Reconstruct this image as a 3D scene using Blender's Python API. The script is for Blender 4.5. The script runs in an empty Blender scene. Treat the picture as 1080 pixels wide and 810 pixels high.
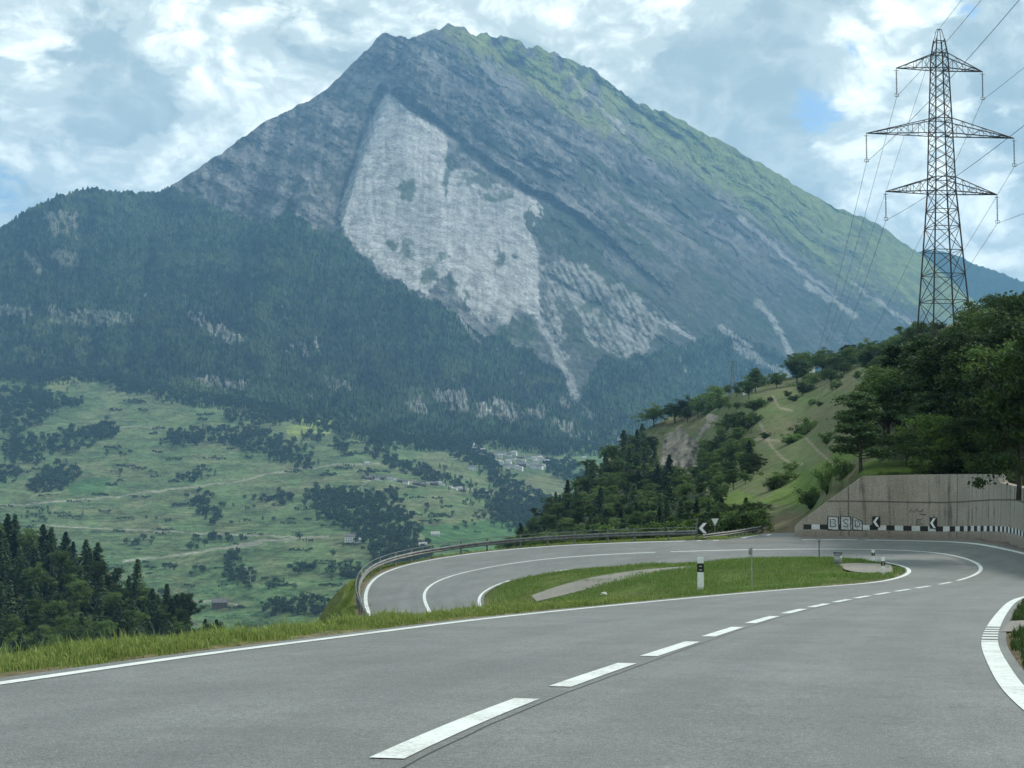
import bpy, math, random
import numpy as np
from mathutils import Vector, Matrix
from mathutils.bvhtree import BVHTree
from mathutils.kdtree import KDTree

random.seed(7)
RNG = np.random.default_rng(11)
scene = bpy.context.scene
COL = scene.collection

# ------------------------------------------------------------------ camera
FPX, CX, CY, HOR = 1500.0, 540.0, 405.0, 490.0
CAMZ = 1.2
PITCH = math.atan((HOR - CY) / FPX)
cp, sp = math.cos(PITCH), math.sin(PITCH)
cam = bpy.data.cameras.new('camera')
cam.sensor_width = 36.0
cam.lens = 36.0 * FPX / 1080.0
cam.clip_start, cam.clip_end = 0.1, 40000.0
camo = bpy.data.objects.new('camera', cam)
COL.objects.link(camo)
camo.location = (0, 0, CAMZ)
camo.rotation_euler = (math.pi / 2 + PITCH, 0, 0)
scene.camera = camo


def P(px, py, Y):
    """world point seen at a photo pixel at ground distance Y"""
    px, py, Y = np.broadcast_arrays(np.asarray(px, float), np.asarray(py, float), np.asarray(Y, float))
    a, b = (px - CX) / FPX, (CY - py) / FPX
    dy, dz = cp - b * sp, sp + b * cp
    return np.stack([a / dy * Y, Y + 0 * a, CAMZ + dz / dy * Y], -1)


# ------------------------------------------------------------------ numeric helpers
def _hash(ix, iy, seed):
    h = (ix.astype(np.int64) * 374761393 + iy.astype(np.int64) * 668265263 + seed * 974634777) & 0x7fffffff
    h = ((h ^ (h >> 13)) * 1274126177) & 0x7fffffff
    return ((h ^ (h >> 16)) & 0xffffff) / float(0xffffff)


def vnoise(x, y, seed=0):
    ix, iy = np.floor(x), np.floor(y)
    fx, fy = x - ix, y - iy
    u, v = fx * fx * fx * (fx * (fx * 6 - 15) + 10), fy * fy * fy * (fy * (fy * 6 - 15) + 10)
    a, b = _hash(ix, iy, seed), _hash(ix + 1, iy, seed)
    c, d = _hash(ix, iy + 1, seed), _hash(ix + 1, iy + 1, seed)
    return (a * (1 - u) + b * u) * (1 - v) + (c * (1 - u) + d * u) * v


def fbm(x, y, seed=0, octaves=5, gain=0.5):
    """-1 .. 1"""
    s, amp, tot = 0.0, 1.0, 0.0
    for o in range(octaves):
        s = s + amp * (vnoise(x * 2 ** o + 17.3 * o, y * 2 ** o + 5.1 * o, seed + o) * 2 - 1)
        tot += amp
        amp *= gain
    return s / tot * 1.6


def ridged(x, y, seed=0, octaves=4):
    s, amp, tot = 0.0, 1.0, 0.0
    for o in range(octaves):
        n = 1 - np.abs(vnoise(x * 2 ** o + 9.7 * o, y * 2 ** o + 3.3 * o, seed + o) * 2 - 1)
        s = s + amp * n
        tot += amp
        amp *= 0.5
    return s / tot


def smooth(a, b, x):
    t = np.clip((x - a) / (b - a), 0, 1)
    return t * t * (3 - 2 * t)


class TPS:
    def __init__(self, pts, vals, lam=1e-6):
        self.p = np.asarray(pts, float)
        n = len(self.p)
        d = np.linalg.norm(self.p[:, None] - self.p[None], axis=-1)
        K = self._u(d) + lam * np.eye(n)
        Q = np.c_[np.ones(n), self.p]
        A = np.zeros((n + 3, n + 3))
        A[:n, :n], A[:n, n:], A[n:, :n] = K, Q, Q.T
        s = np.linalg.solve(A, np.r_[np.asarray(vals, float), 0, 0, 0])
        self.w, self.c = s[:n], s[n:]

    @staticmethod
    def _u(r):
        return np.where(r > 1e-9, r * r * np.log(np.maximum(r, 1e-9)), 0.0)

    def __call__(self, x, y):
        x, y = np.broadcast_arrays(np.asarray(x, float), np.asarray(y, float))
        sh = x.shape
        x, y = x.ravel(), y.ravel()
        out = self.c[0] + self.c[1] * x + self.c[2] * y
        for (a, b), w in zip(self.p, self.w):
            out = out + w * self._u(np.hypot(x - a, y - b))
        return out.reshape(sh)


def inpoly(x, y, poly):
    r = np.zeros(np.shape(x), bool)
    n = len(poly)
    for i in range(n):
        x1, y1 = poly[i][:2]
        x2, y2 = poly[(i + 1) % n][:2]
        if y1 == y2:
            continue
        c = (y1 > y) != (y2 > y)
        r ^= c & (x < (x2 - x1) * (y - y1) / (y2 - y1) + x1)
    return r


def segdist(x, y, line):
    d = np.full(np.shape(x), 1e9)
    for (x1, y1), (x2, y2) in zip(line[:-1], line[1:]):
        dx, dy = x2 - x1, y2 - y1
        t = np.clip(((x - x1) * dx + (y - y1) * dy) / (dx * dx + dy * dy + 1e-12), 0, 1)
        d = np.minimum(d, np.hypot(x - x1 - t * dx, y - y1 - t * dy))
    return d


def spline(pts, n=24):
    """Catmull-Rom (centripetal-ish) through points -> dense polyline"""
    p = np.asarray(pts, float)
    p = np.vstack([2 * p[0] - p[1], p, 2 * p[-1] - p[-2]])
    out = []
    for i in range(1, len(p) - 2):
        p0, p1, p2, p3 = p[i - 1:i + 3]
        t = np.linspace(0, 1, n, endpoint=False)[:, None]
        d = np.linalg.norm(p2 - p1)
        m1 = (p2 - p0) / (np.linalg.norm(p1 - p0) + d) * d
        m2 = (p3 - p1) / (np.linalg.norm(p3 - p2) + d) * d
        h = 2 * t ** 3 - 3 * t ** 2
        out.append((h + 1) * p1 + (t ** 3 - 2 * t ** 2 + t) * m1 - h * p2 + (t ** 3 - t ** 2) * m2)
    out.append(p[-2][None])
    return np.vstack(out)


def resample(line, step):
    line = np.asarray(line, float)
    s = np.r_[0, np.cumsum(np.linalg.norm(np.diff(line[:, :2], axis=0), axis=1))]
    k = max(2, int(round(s[-1] / step)) + 1)
    q = np.linspace(0, s[-1], k)
    return np.stack([np.interp(q, s, line[:, i]) for i in range(line.shape[1])], -1), q


def normals2(line):
    t = np.gradient(line[:, :2], axis=0)
    t /= np.linalg.norm(t, axis=1, keepdims=True) + 1e-9
    return np.stack([-t[:, 1], t[:, 0]], -1)     # left of travel


# ------------------------------------------------------------------ mesh / object helpers
def mesh_np(name, V, Fs, mats=(), smooth_shade=False, col=None, uv=None, mi=None):
    me = bpy.data.meshes.new(name)
    V = np.asarray(V, np.float32)
    if isinstance(Fs, np.ndarray):
        Fs = [Fs]
    Fs = [np.asarray(f, np.int32) for f in Fs if len(f)]
    me.vertices.add(len(V))
    me.vertices.foreach_set('co', V.ravel())
    loops = np.concatenate([f.ravel() for f in Fs])
    tot = np.concatenate([np.full(len(f), f.shape[1], np.int32) for f in Fs])
    start = np.r_[0, np.cumsum(tot)[:-1]].astype(np.int32)
    me.loops.add(len(loops))
    me.loops.foreach_set('vertex_index', loops)
    me.polygons.add(len(tot))
    me.polygons.foreach_set('loop_start', start)
    me.polygons.foreach_set('loop_total', tot)
    me.polygons.foreach_set('use_smooth', np.full(len(tot), smooth_shade))
    if mi is not None:
        me.polygons.foreach_set('material_index', np.asarray(mi, np.int32))
    me.update(calc_edges=True)
    if col is not None:
        a = me.color_attributes.new('cover', 'FLOAT_COLOR', 'POINT')
        a.data.foreach_set('color', np.c_[col, np.ones(len(col))].astype(np.float32).ravel())
    if uv is not None:
        l = me.uv_layers.new(name='uv')
        l.data.foreach_set('uv', np.asarray(uv, np.float32)[loops].ravel())
    me.validate()
    for m in mats:
        me.materials.append(m)
    return me


def gridfaces(nr, nc):
    i = np.arange(nr * nc).reshape(nr, nc)
    return np.stack([i[:-1, :-1], i[:-1, 1:], i[1:, 1:], i[1:, :-1]], -1).reshape(-1, 4)


class MB:
    """collects simple solids into one mesh"""
    def __init__(self):
        self.v, self.f, self.m, self.n = [], [], [], 0

    def add(self, v, f, mi=0):
        self.v.append(np.asarray(v, float))
        for q in f:
            self.f.append([a + self.n for a in q])
            self.m.append(mi)
        self.n += len(v)
        return self

    def box(self, c, s, rz=0.0, mi=0):
        x, y, z = np.asarray(s, float) / 2
        v = np.array([(a * x, b * y, d * z) for d in (-1, 1) for a, b in ((-1, -1), (1, -1), (1, 1), (-1, 1))])
        ca, sa = math.cos(rz), math.sin(rz)
        v = np.c_[v[:, 0] * ca - v[:, 1] * sa, v[:, 0] * sa + v[:, 1] * ca, v[:, 2]] + np.asarray(c, float)
        return self.add(v, [(3, 2, 1, 0), (4, 5, 6, 7), (0, 1, 5, 4), (1, 2, 6, 5), (2, 3, 7, 6), (3, 0, 4, 7)], mi)

    def bar(self, a, b, r0, r1=None, n=6, mi=0):
        a, b = np.asarray(a, float), np.asarray(b, float)
        r1 = r0 if r1 is None else r1
        d = b - a
        L = np.linalg.norm(d)
        if L < 1e-6:
            return self
        d /= L
        u = np.cross(d, (0, 0, 1) if abs(d[2]) < .9 else (1, 0, 0))
        u /= np.linalg.norm(u)
        w = np.cross(d, u)
        t = np.arange(n) * 2 * math.pi / n + .4
        ring = np.cos(t)[:, None] * u + np.sin(t)[:, None] * w
        v = np.vstack([a + ring * r0, b + ring * r1])
        f = [(i, (i + 1) % n, n + (i + 1) % n, n + i) for i in range(n)]
        f += [tuple(range(n - 1, -1, -1)), tuple(range(n, 2 * n))]
        return self.add(v, f, mi)

    def tube(self, pts, r, n=6, mi=0):
        pts = np.asarray(pts, float)
        r = np.broadcast_to(r, (len(pts),))
        d = np.gradient(pts, axis=0)
        d /= np.linalg.norm(d, axis=1, keepdims=True)
        ref = np.where(np.abs(d[:, 2:3]) < .9, [[0, 0, 1.]], [[1., 0, 0]])
        u = np.cross(d, ref)
        u /= np.linalg.norm(u, axis=1, keepdims=True)
        w = np.cross(d, u)
        t = np.arange(n) * 2 * math.pi / n
        v = (pts[:, None] + r[:, None, None] * (np.cos(t)[None, :, None] * u[:, None] + np.sin(t)[None, :, None] * w[:, None])).reshape(-1, 3)
        f = []
        for i in range(len(pts) - 1):
            for j in range(n):
                k = (j + 1) % n
                f.append((i * n + j, i * n + k, (i + 1) * n + k, (i + 1) * n + j))
        f.append(tuple(range(n - 1, -1, -1)))
        f.append(tuple(range((len(pts) - 1) * n, len(pts) * n)))
        return self.add(v, f, mi)

    def prism(self, poly, t, frame, mi=0):
        """poly (u,v) extruded by t along the frame's normal; frame = (origin, U, V, N)"""
        o, U, V, N = [np.asarray(q, float) for q in frame]
        a = np.array([o + U * p[0] + V * p[1] for p in poly])
        b = a + N * t
        n = len(poly)
        f = [tuple(range(n - 1, -1, -1)), tuple(range(n, 2 * n))] + [(i, (i + 1) % n, n + (i + 1) % n, n + i) for i in range(n)]
        return self.add(np.vstack([a, b]), f, mi)

    def mesh(self, name, mats, smooth_shade=False):
        me = bpy.data.meshes.new(name)
        me.from_pydata(np.vstack(self.v).tolist(), [], self.f)
        if not isinstance(mats, (list, tuple)):
            mats = [mats]
        for m in mats:
            me.materials.append(m)
        me.polygons.foreach_set('material_index', np.asarray(self.m, np.int32))
        if smooth_shade:
            me.polygons.foreach_set('use_smooth', np.ones(len(self.f), bool))
        me.update()
        return me


def link(name, me, parent=None, **props):
    o = bpy.data.objects.new(name, me)
    COL.objects.link(o)
    if parent is not None:
        o.parent = parent
    for k, v in props.items():
        if v:
            o[k] = v
    return o


def struct(name, me):
    return link(name, me, kind='structure')


def thing(name, label, cat, loc=(0, 0, 0), rz=0.0, group=None):
    o = link(name, None, label=label, category=cat, group=group)
    o.location = tuple(float(c) for c in loc)
    o.rotation_euler = (0, 0, rz)
    o.empty_display_size = 0.2
    return o


# ------------------------------------------------------------------ materials
def new_mat(name):
    m = bpy.data.materials.new(name)
    m.use_nodes = True
    nt = m.node_tree
    b = nt.nodes['Principled BSDF']
    b.inputs['Roughness'].default_value = .9
    b.inputs['Specular IOR Level'].default_value = .25
    return m, nt, b


class NT:
    def __init__(self, nt):
        self.nt = nt

    def n(self, t, **kw):
        x = self.nt.nodes.new(t)
        for k, v in kw.items():
            setattr(x, k, v)
        return x

    def l(self, a, b):
        self.nt.links.new(a, b)

    def val(self, sock, v):
        if isinstance(v, bpy.types.NodeSocket):
            self.l(v, sock)
        else:
            sock.default_value = v

    def math(self, op, a, b=0.0, c=None, clamp=False):
        x = self.n('ShaderNodeMath', operation=op, use_clamp=clamp)
        self.val(x.inputs[0], a)
        self.val(x.inputs[1], b)
        if c is not None:
            self.val(x.inputs[2], c)
        return x.outputs[0]

    def mix(self, f, a, b, blend='MIX'):
        x = self.n('ShaderNodeMix', data_type='RGBA', blend_type=blend)
        self.val(x.inputs['Factor'], f)
        for s, v in ((x.inputs[6], a), (x.inputs[7], b)):
            if isinstance(v, tuple):
                s.default_value = (*v, 1) if len(v) == 3 else v
            else:
                self.l(v, s)
        return x.outputs[2]

    def noise(self, vec, scale, detail=4, rough=.55, dist=0.0):
        x = self.n('ShaderNodeTexNoise')
        if vec is not None:
            self.l(vec, x.inputs['Vector'])
        x.inputs['Scale'].default_value = scale
        x.inputs['Detail'].default_value = detail
        x.inputs['Roughness'].default_value = rough
        x.inputs['Distortion'].default_value = dist
        return x.outputs['Fac']

    def ramp(self, fac, a, b, lo=0.0, hi=1.0):
        x = self.n('ShaderNodeMapRange', interpolation_type='SMOOTHSTEP')
        self.val(x.inputs[0], fac)
        for i, v in enumerate((a, b, lo, hi)):
            x.inputs[i + 1].default_value = v
        return x.outputs[0]

    def mapping(self, vec, scale=(1, 1, 1), rot=(0, 0, 0)):
        x = self.n('ShaderNodeMapping')
        self.l(vec, x.inputs['Vector'])
        x.inputs['Scale'].default_value = scale
        x.inputs['Rotation'].default_value = rot
        return x.outputs[0]

    def bump(self, h, strength, dist, bsdf):
        x = self.n('ShaderNodeBump')
        x.inputs['Strength'].default_value = strength
        x.inputs['Distance'].default_value = dist
        self.l(h, x.inputs['Height'])
        self.l(x.outputs[0], bsdf.inputs['Normal'])


def pos(N):
    return N.n('ShaderNodeNewGeometry').outputs['Position']


def mat_flat(name, rgb, rough=.6, metal=0.0, var=.15, scale=6.0):
    m, nt, b = new_mat(name)
    N = NT(nt)
    co = N.n('ShaderNodeTexCoord').outputs['Object']
    f = N.ramp(N.noise(co, scale, 5), .3, .7, 1 - var, 1 + var)
    N.l(N.mix(1.0, rgb, f, 'MULTIPLY'), b.inputs['Base Color'])
    b.inputs['Roughness'].default_value = rough
    b.inputs['Metallic'].default_value = metal
    return m


def mat_asphalt(name, base=(.145, .145, .135), scale=1.0):
    m, nt, b = new_mat(name)
    N = NT(nt)
    p = pos(N)
    big = N.noise(p, .35, 5, .6)
    mid = N.noise(p, 2.3, 5, .6)
    fine = N.noise(p, 95 * scale, 2, .7)
    grit = N.n('ShaderNodeTexVoronoi')
    N.l(p, grit.inputs['Vector'])
    grit.inputs['Scale'].default_value = 70 * scale
    c = N.mix(N.ramp(big, .35, .65), tuple(x * .88 for x in base), tuple(x * 1.1 for x in base))
    c = N.mix(N.ramp(mid, .4, .7, 0, .35), c, (.105, .105, .10))
    g = N.math('MULTIPLY', N.ramp(fine, .3, .7, .45, 1.6), N.ramp(N.noise(p, 22, 4, .7), .3, .7, .78, 1.22))
    c = N.mix(1.0, c, g, 'MULTIPLY')
    sp_ = N.ramp(grit.outputs['Color'], .75, .95, 0, .35)
    c = N.mix(sp_, c, (.36, .35, .33))
    N.l(c, b.inputs['Base Color'])
    b.inputs['Roughness'].default_value = .72
    b.inputs['Specular IOR Level'].default_value = .35
    N.bump(N.math('ADD', fine, N.math('MULTIPLY', grit.outputs['Distance'], .6)), .5, .006, b)
    return m


def mat_road():
    m = mat_asphalt('road_asphalt', (.158, .168, .162))
    nt = m.node_tree
    N = NT(nt)
    b = nt.nodes['Principled BSDF']
    old = b.inputs['Base Color'].links[0].from_socket
    uvn = N.n('ShaderNodeUVMap', uv_map='uv').outputs[0]
    sep = N.n('ShaderNodeSeparateXYZ')
    N.l(uvn, sep.inputs[0])
    wob = N.math('MULTIPLY', N.math('SUBTRACT', N.noise(uvn, .25, 3), .5), .5)
    a = N.math('ABSOLUTE', N.math('ADD', sep.outputs[0], wob))
    tr = None
    for c0 in (1.25, 2.95):
        q = N.ramp(N.math('ABSOLUTE', N.math('SUBTRACT', a, c0)), .15, .55, 1, 0)
        tr = q if tr is None else N.math('MAXIMUM', tr, q)
    streak = N.ramp(N.noise(N.mapping(uvn, (5, .12, 1)), 1.0, 5, .6), .35, .7)
    dirt = N.ramp(N.noise(N.mapping(uvn, (.7, .22, 1)), 1.0, 6, .65), .45, .75)
    c = N.mix(N.math('MULTIPLY', tr, N.ramp(streak, 0, 1, .12, .30)), old, (.098, .10, .10))
    c = N.mix(N.math('MULTIPLY', streak, .16), c, (.23, .225, .21))
    c = N.mix(N.math('MULTIPLY', dirt, .22), c, (.10, .10, .095))
    # fine sealed cracks
    v = N.n('ShaderNodeTexVoronoi', feature='DISTANCE_TO_EDGE')
    wv = N.n('ShaderNodeVectorMath', operation='MULTIPLY_ADD')
    nn = N.n('ShaderNodeTexNoise')
    N.l(uvn, nn.inputs['Vector'])
    nn.inputs['Scale'].default_value = 1.3
    nn.inputs['Detail'].default_value = 5
    N.l(nn.outputs['Color'], wv.inputs[0])
    wv.inputs[1].default_value = (.9, .9, .9)
    N.l(N.mapping(uvn, (.22, .10, 1)), wv.inputs[2])
    N.l(wv.outputs[0], v.inputs['Vector'])
    v.inputs['Scale'].default_value = 1.0
    crack = N.ramp(v.outputs['Distance'], .0012, .004, .5, 0)
    crack = N.math('MULTIPLY', crack, N.ramp(N.noise(uvn, .12, 2), .5, .62))
    c = N.mix(crack, c, (.04, .04, .04))
    N.l(c, b.inputs['Base Color'])
    return m


def mat_paint(name, rgb=(.70, .73, .70)):
    m, nt, b = new_mat(name)
    N = NT(nt)
    p = pos(N)
    w = N.noise(p, 30, 6, .7)
    big = N.noise(p, 1.6, 4, .6)
    f = N.ramp(N.math('ADD', w, N.math('MULTIPLY', big, .6)), .60, .84, .6, 0.0)
    c = N.mix(f, rgb, (.30, .30, .28))
    c = N.mix(1.0, c, N.ramp(N.noise(p, 7, 4, .6), .3, .7, .88, 1.06), 'MULTIPLY')
    N.l(c, b.inputs['Base Color'])
    b.inputs['Roughness'].default_value = .6
    return m


def mat_cover(name, tex, amount=.35, bump=0.0, bdist=1.0, stretch=(1, 1, 1)):
    """land cover stored per vertex, broken up by fine noise in world space"""
    m, nt, b = new_mat(name)
    N = NT(nt)
    a = N.n('ShaderNodeVertexColor', layer_name='cover')
    p = N.mapping(pos(N), stretch)
    f1 = N.noise(p, tex, 6, .65)
    f2 = N.noise(p, tex * 4.7, 3, .6)
    f = N.math('ADD', N.math('MULTIPLY', f1, .6), N.math('MULTIPLY', f2, .4))
    c = N.mix(1.0, a.outputs['Color'], N.ramp(f, .3, .7, 1 - amount, 1 + amount), 'MULTIPLY')
    N.l(c, b.inputs['Base Color'])
    b.inputs['Roughness'].default_value = 1.0
    b.inputs['Specular IOR Level'].default_value = .05
    if bump:
        N.bump(f, bump, bdist, b)
    return m


def mat_leaf(name, dark, light, trans=.15):
    m, nt, b = new_mat(name)
    N = NT(nt)
    co = N.n('ShaderNodeTexCoord').outputs['Object']
    r = N.n('ShaderNodeObjectInfo').outputs['Random']
    g = N.n('ShaderNodeNewGeometry').outputs['Random Per Island']
    f = N.math('ADD', N.math('MULTIPLY', N.noise(co, 6.0, 3), .9), N.math('MULTIPLY', g, .35))
    f = N.math('ADD', f, N.math('MULTIPLY', N.math('SUBTRACT', r, .5), .45))
    c = N.mix(N.ramp(f, .25, 1.0), dark, light)
    c = N.mix(1.0, c, N.ramp(r, 0, 1, .66, 1.5), 'MULTIPLY')
    N.l(c, b.inputs['Base Color'])
    b.inputs['Roughness'].default_value = .75
    b.inputs['Specular IOR Level'].default_value = .2
    if trans:
        t = N.n('ShaderNodeBsdfTranslucent')
        N.l(c, t.inputs['Color'])
        mx = N.n('ShaderNodeMixShader')
        mx.inputs[0].default_value = trans
        N.l(b.outputs[0], mx.inputs[1])
        N.l(t.outputs[0], mx.inputs[2])
        N.l(mx.outputs[0], nt.nodes['Material Output'].inputs['Surface'])
    return m


M = {}
M['asphalt'] = mat_asphalt('asphalt')
M['paint'] = mat_paint('road_paint')
M['seam'] = mat_flat('bitumen', (.06, .06, .06), .7)
M['gravel'] = mat_asphalt('gravel', (.215, .20, .17), .6)
M['steel'] = mat_flat('galvanised_steel', (.165, .172, .168), .65, .2, .3, 3)
M['pylon'] = mat_flat('pylon_steel', (.055, .05, .048), .7, .0, .3, 2)
M['rust'] = mat_flat('rusty_steel', (.14, .085, .06), .8, 0, .3, 4)
M['white'] = mat_flat('white_plastic', (.80, .81, .79), .5, 0, .08, 5)
M['black'] = mat_flat('black_plastic', (.018, .018, .02), .5, 0, .2, 5)
M['grey'] = mat_flat('grey_metal', (.30, .31, .30), .5, .2, .15, 5)
M['glass'] = mat_flat('reflector', (.45, .45, .42), .25, .3, .1, 5)
M['porcelain'] = mat_flat('insulator_brown', (.07, .045, .04), .35, 0, .2, 5)
M['cable'] = mat_flat('aluminium_cable', (.16, .165, .17), .5, .3, .1, 1)
M['bark'] = mat_flat('bark', (.075, .06, .048), .95, 0, .35, 9)
M['broad'] = mat_leaf('broadleaf_leaves', (.038, .072, .022), (.108, .165, .048), .2)
M['broad2'] = mat_leaf('bright_leaves', (.045, .085, .020), (.12, .185, .045), .2)
M['pine'] = mat_leaf('pine_needles', (.030, .058, .024), (.085, .130, .050), .1)
M['spruce'] = mat_leaf('spruce_needles', (.024, .050, .027), (.075, .115, .055), .05)
M['far_leaf'] = mat_leaf('distant_leaves', (.036, .062, .030), (.092, .130, .055), .05)
M['blade'] = mat_leaf('grass_blades', (.060, .115, .022), (.205, .245, .070), .3)
M['houswall'] = mat_flat('house_plaster', (.72, .70, .66), .9, 0, .12, .4)
M['housewood'] = mat_flat('house_timber', (.12, .085, .06), .9, 0, .3, .8)
M['roof'] = mat_flat('slate_roof', (.13, .125, .12), .8, 0, .3, .8)
M['roofpale'] = mat_flat('pale_roof', (.36, .345, .33), .8, 0, .2, .8)
M['rockm'] = mat_flat('pale_stone', (.50, .49, .45), .9, 0, .25, 9)

# ------------------------------------------------------------------ ROAD: stations (outer R, centre C, inner L)
def xy(q):
    return P(*q)[:2] if len(q) == 3 else np.array(q, float)


def plane_z(Y):
    return -0.0667 * Y


ST = [
    ((-1.6, -12), (-4.2, -12), (-11., -12)),
    ((1.6, 0), (-2.35, 0), (-8.4, 2)),
    ((3.5, 8.2), (391, 806, 8.4), (-6.35, 9)),
    ((1079, 740, 12), (545, 741, 11.9), (0, 721.5, 13.7)),
    ((1054, 703, 16), (655, 702, 16.1), (200, 692, 17.65)),
    ((1042.5, 679, 20.2), (725, 679, 20.2), (380, 669.5, 22.6)),
    ((1048, 660, 25.7), (792, 657, 26.9), (500, 653.8, 28.2)),
    ((1060, 643, 34), (850, 641.5, 35), (640, 639.3, 36.5)),
    ((1080, 628, 47), (910, 629.5, 45.6), (760, 627.8, 47.2)),
    ((22, 55), (965, 620.5, 57), (860, 619.3, 58.6)),
    ((26, 65), (1010, 613, 66), (930, 614, 64)),
    ((29, 77), (1036, 602.5, 76), (959, 605, 71)),
    ((1050, 577, 88), (1027, 592, 85), (956, 598, 76)),
    ((1015, 572, 96), (990, 583, 92), (930, 592.5, 81.5)),
    ((950, 570, 101.5), (930, 579.7, 97), (880, 587.5, 91)),
    ((840, 569, 103), (840, 579, 97.5), (800, 589, 92.5)),
    ((700, 571, 103), (700, 582, 98), (700, 593, 93.5)),
    ((560, 577, 106), (580, 588.5, 100.5), (600, 600, 95.5)),
    ((460, 589, 104), (500, 601, 97), (540, 611, 90)),
    ((405, 603, 98), (460, 613, 92), (515, 621, 86)),
    ((387, 620, 91.5), (446, 627, 86), (505, 630, 82)),
    ((386, 640, 84), (453, 645, 80), (507, 642, 77)),
    ((400, 668, 74), (465, 671, 71), (520, 668, 69)),
    ((440, 722, 60), (500, 722, 58), (550, 715, 56)),
]
def q3(q):
    return P(*q) if len(q) == 3 else np.array([q[0], q[1], {55: -3.55, 65: -3.85, 77: -3.95}.get(q[1], plane_z(q[1]))], float)


def gsmooth(p, sig):
    k = int(sig * 3)
    w = np.exp(-.5 * (np.arange(-k, k + 1) / sig) ** 2)
    w /= w.sum()
    e = np.vstack([2 * p[0] - p[k:0:-1], p, 2 * p[-1] - p[-2:-k - 2:-1]])
    return np.stack([np.convolve(e[:, i_], w, 'valid') for i_ in range(p.shape[1])], -1)


R3, C3, L3 = [gsmooth(spline([q3(s[k]) for s in ST]), 9) for k in range(3)]
R_line, C_line, L_line = R3[:, :2], C3[:, :2], L3[:, :2]
ctrl = []
for l3 in (R3, C3, L3):
    d3, _ = resample(l3, 2.4)
    ctrl += list(d3)
# off-road controls: verges that fall away, banks that rise
t0 = TPS([c[:2] for c in ctrl], [c[2] for c in ctrl], 1e-2)


def off(line, i, d, dz):
    i = int(i * 24)
    n = normals2(line)[i]
    q = line[i] + n * d
    ctrl.append(np.array([q[0], q[1], float(t0(*line[i])) + dz]))


for i in np.arange(0, 6.6, .5):
    off(L_line, i, 2.0, -.34)
    off(L_line, i, 7, -3.6)
    off(L_line, i, 18, -10)
for i in np.arange(2, 9, .5):
    off(R_line, i, -3, .12)
    off(R_line, i, -12, 1.2)
for i in (9, 10, 11):
    off(R_line, i, -5, .1)
for i in np.arange(17, 23, .5):
    k_ = min(1, max(0, (i - 16.8) / 1.5))
    off(R_line, i, -2.2, -.3 - .7 * k_)
    off(R_line, i, -5, -1.5 - 4.0 * k_)
    off(R_line, i, -12, -6 - 9 * k_)
for q in [(365, 656, 86), (352, 668, 86), (330, 692, 88), (366, 652, 96), (340, 672, 100), (300, 710, 90), (370, 662, 78), (345, 700, 74), (300, 720, 115), (340, 700, 115), (250, 720, 130), (380, 680, 120), (200, 720, 150), (350, 700, 150), (400, 650, 112), (430, 640, 115), (470, 630, 118), (520, 615, 122), (560, 605, 126), (450, 640, 150),
          (800, 564, 120), (840, 564.5, 114), (760, 569, 112), (720, 572, 108), (830, 563.5, 135), (900, 565.5, 106), (1000, 568, 104)]:
    ctrl.append(P(*q))
ctrl += [np.array(q) for q in [(10., 150., -7.), (30., 150., -7.), (-25., 130., -18.), (45., 100., -3.5), (45., 60., -2.), (40, 130, -6.), (0., 125., -9.), (30, 20, 3.), (25, -12, 2.)]]
ZG = TPS([c[:2] for c in ctrl], [c[2] for c in ctrl], 1e-2)


def trace(px, py, ymax=125.0, dz=0.0):
    """where a sight line first meets the near ground"""
    ys = np.arange(6, ymax, .2)
    p = P(px, py, ys)
    d_ = p[:, 2] - ZG(p[:, 0], p[:, 1]) - dz
    k_ = np.argmax(d_ < 0) if (d_ < 0).any() else len(ys) - 1
    return p[k_, :2]


def on_ground(line, dz=0.0):
    line = np.asarray(line, float)
    return np.c_[line[:, :2], ZG(line[:, 0], line[:, 1]) + dz]


def ribbon(name, left, right, mat, dz, nx=2):
    a, b = np.asarray(left)[:, :2], np.asarray(right)[:, :2]
    t = np.linspace(0, 1, nx)[None, :, None]
    g = a[:, None] * (1 - t) + b[:, None] * t
    zz = ZG(g[..., 0], g[..., 1])
    zz = np.array([road_z(x_, y_, z_) for x_, y_, z_ in zip(g[..., 0].ravel(), g[..., 1].ravel(), zz.ravel())]).reshape(zz.shape)
    V = np.concatenate([g, (zz + dz)[..., None]], -1).reshape(-1, 3)
    f = gridfaces(len(a), nx)
    v = V[f[0]]
    if np.cross(v[1] - v[0], v[2] - v[0])[2] < 0:
        f = f[:, ::-1]
    return V, f


def wide(line, w):
    n = normals2(line)
    return line[:, :2] + n * w / 2, line[:, :2] - n * w / 2


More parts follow.
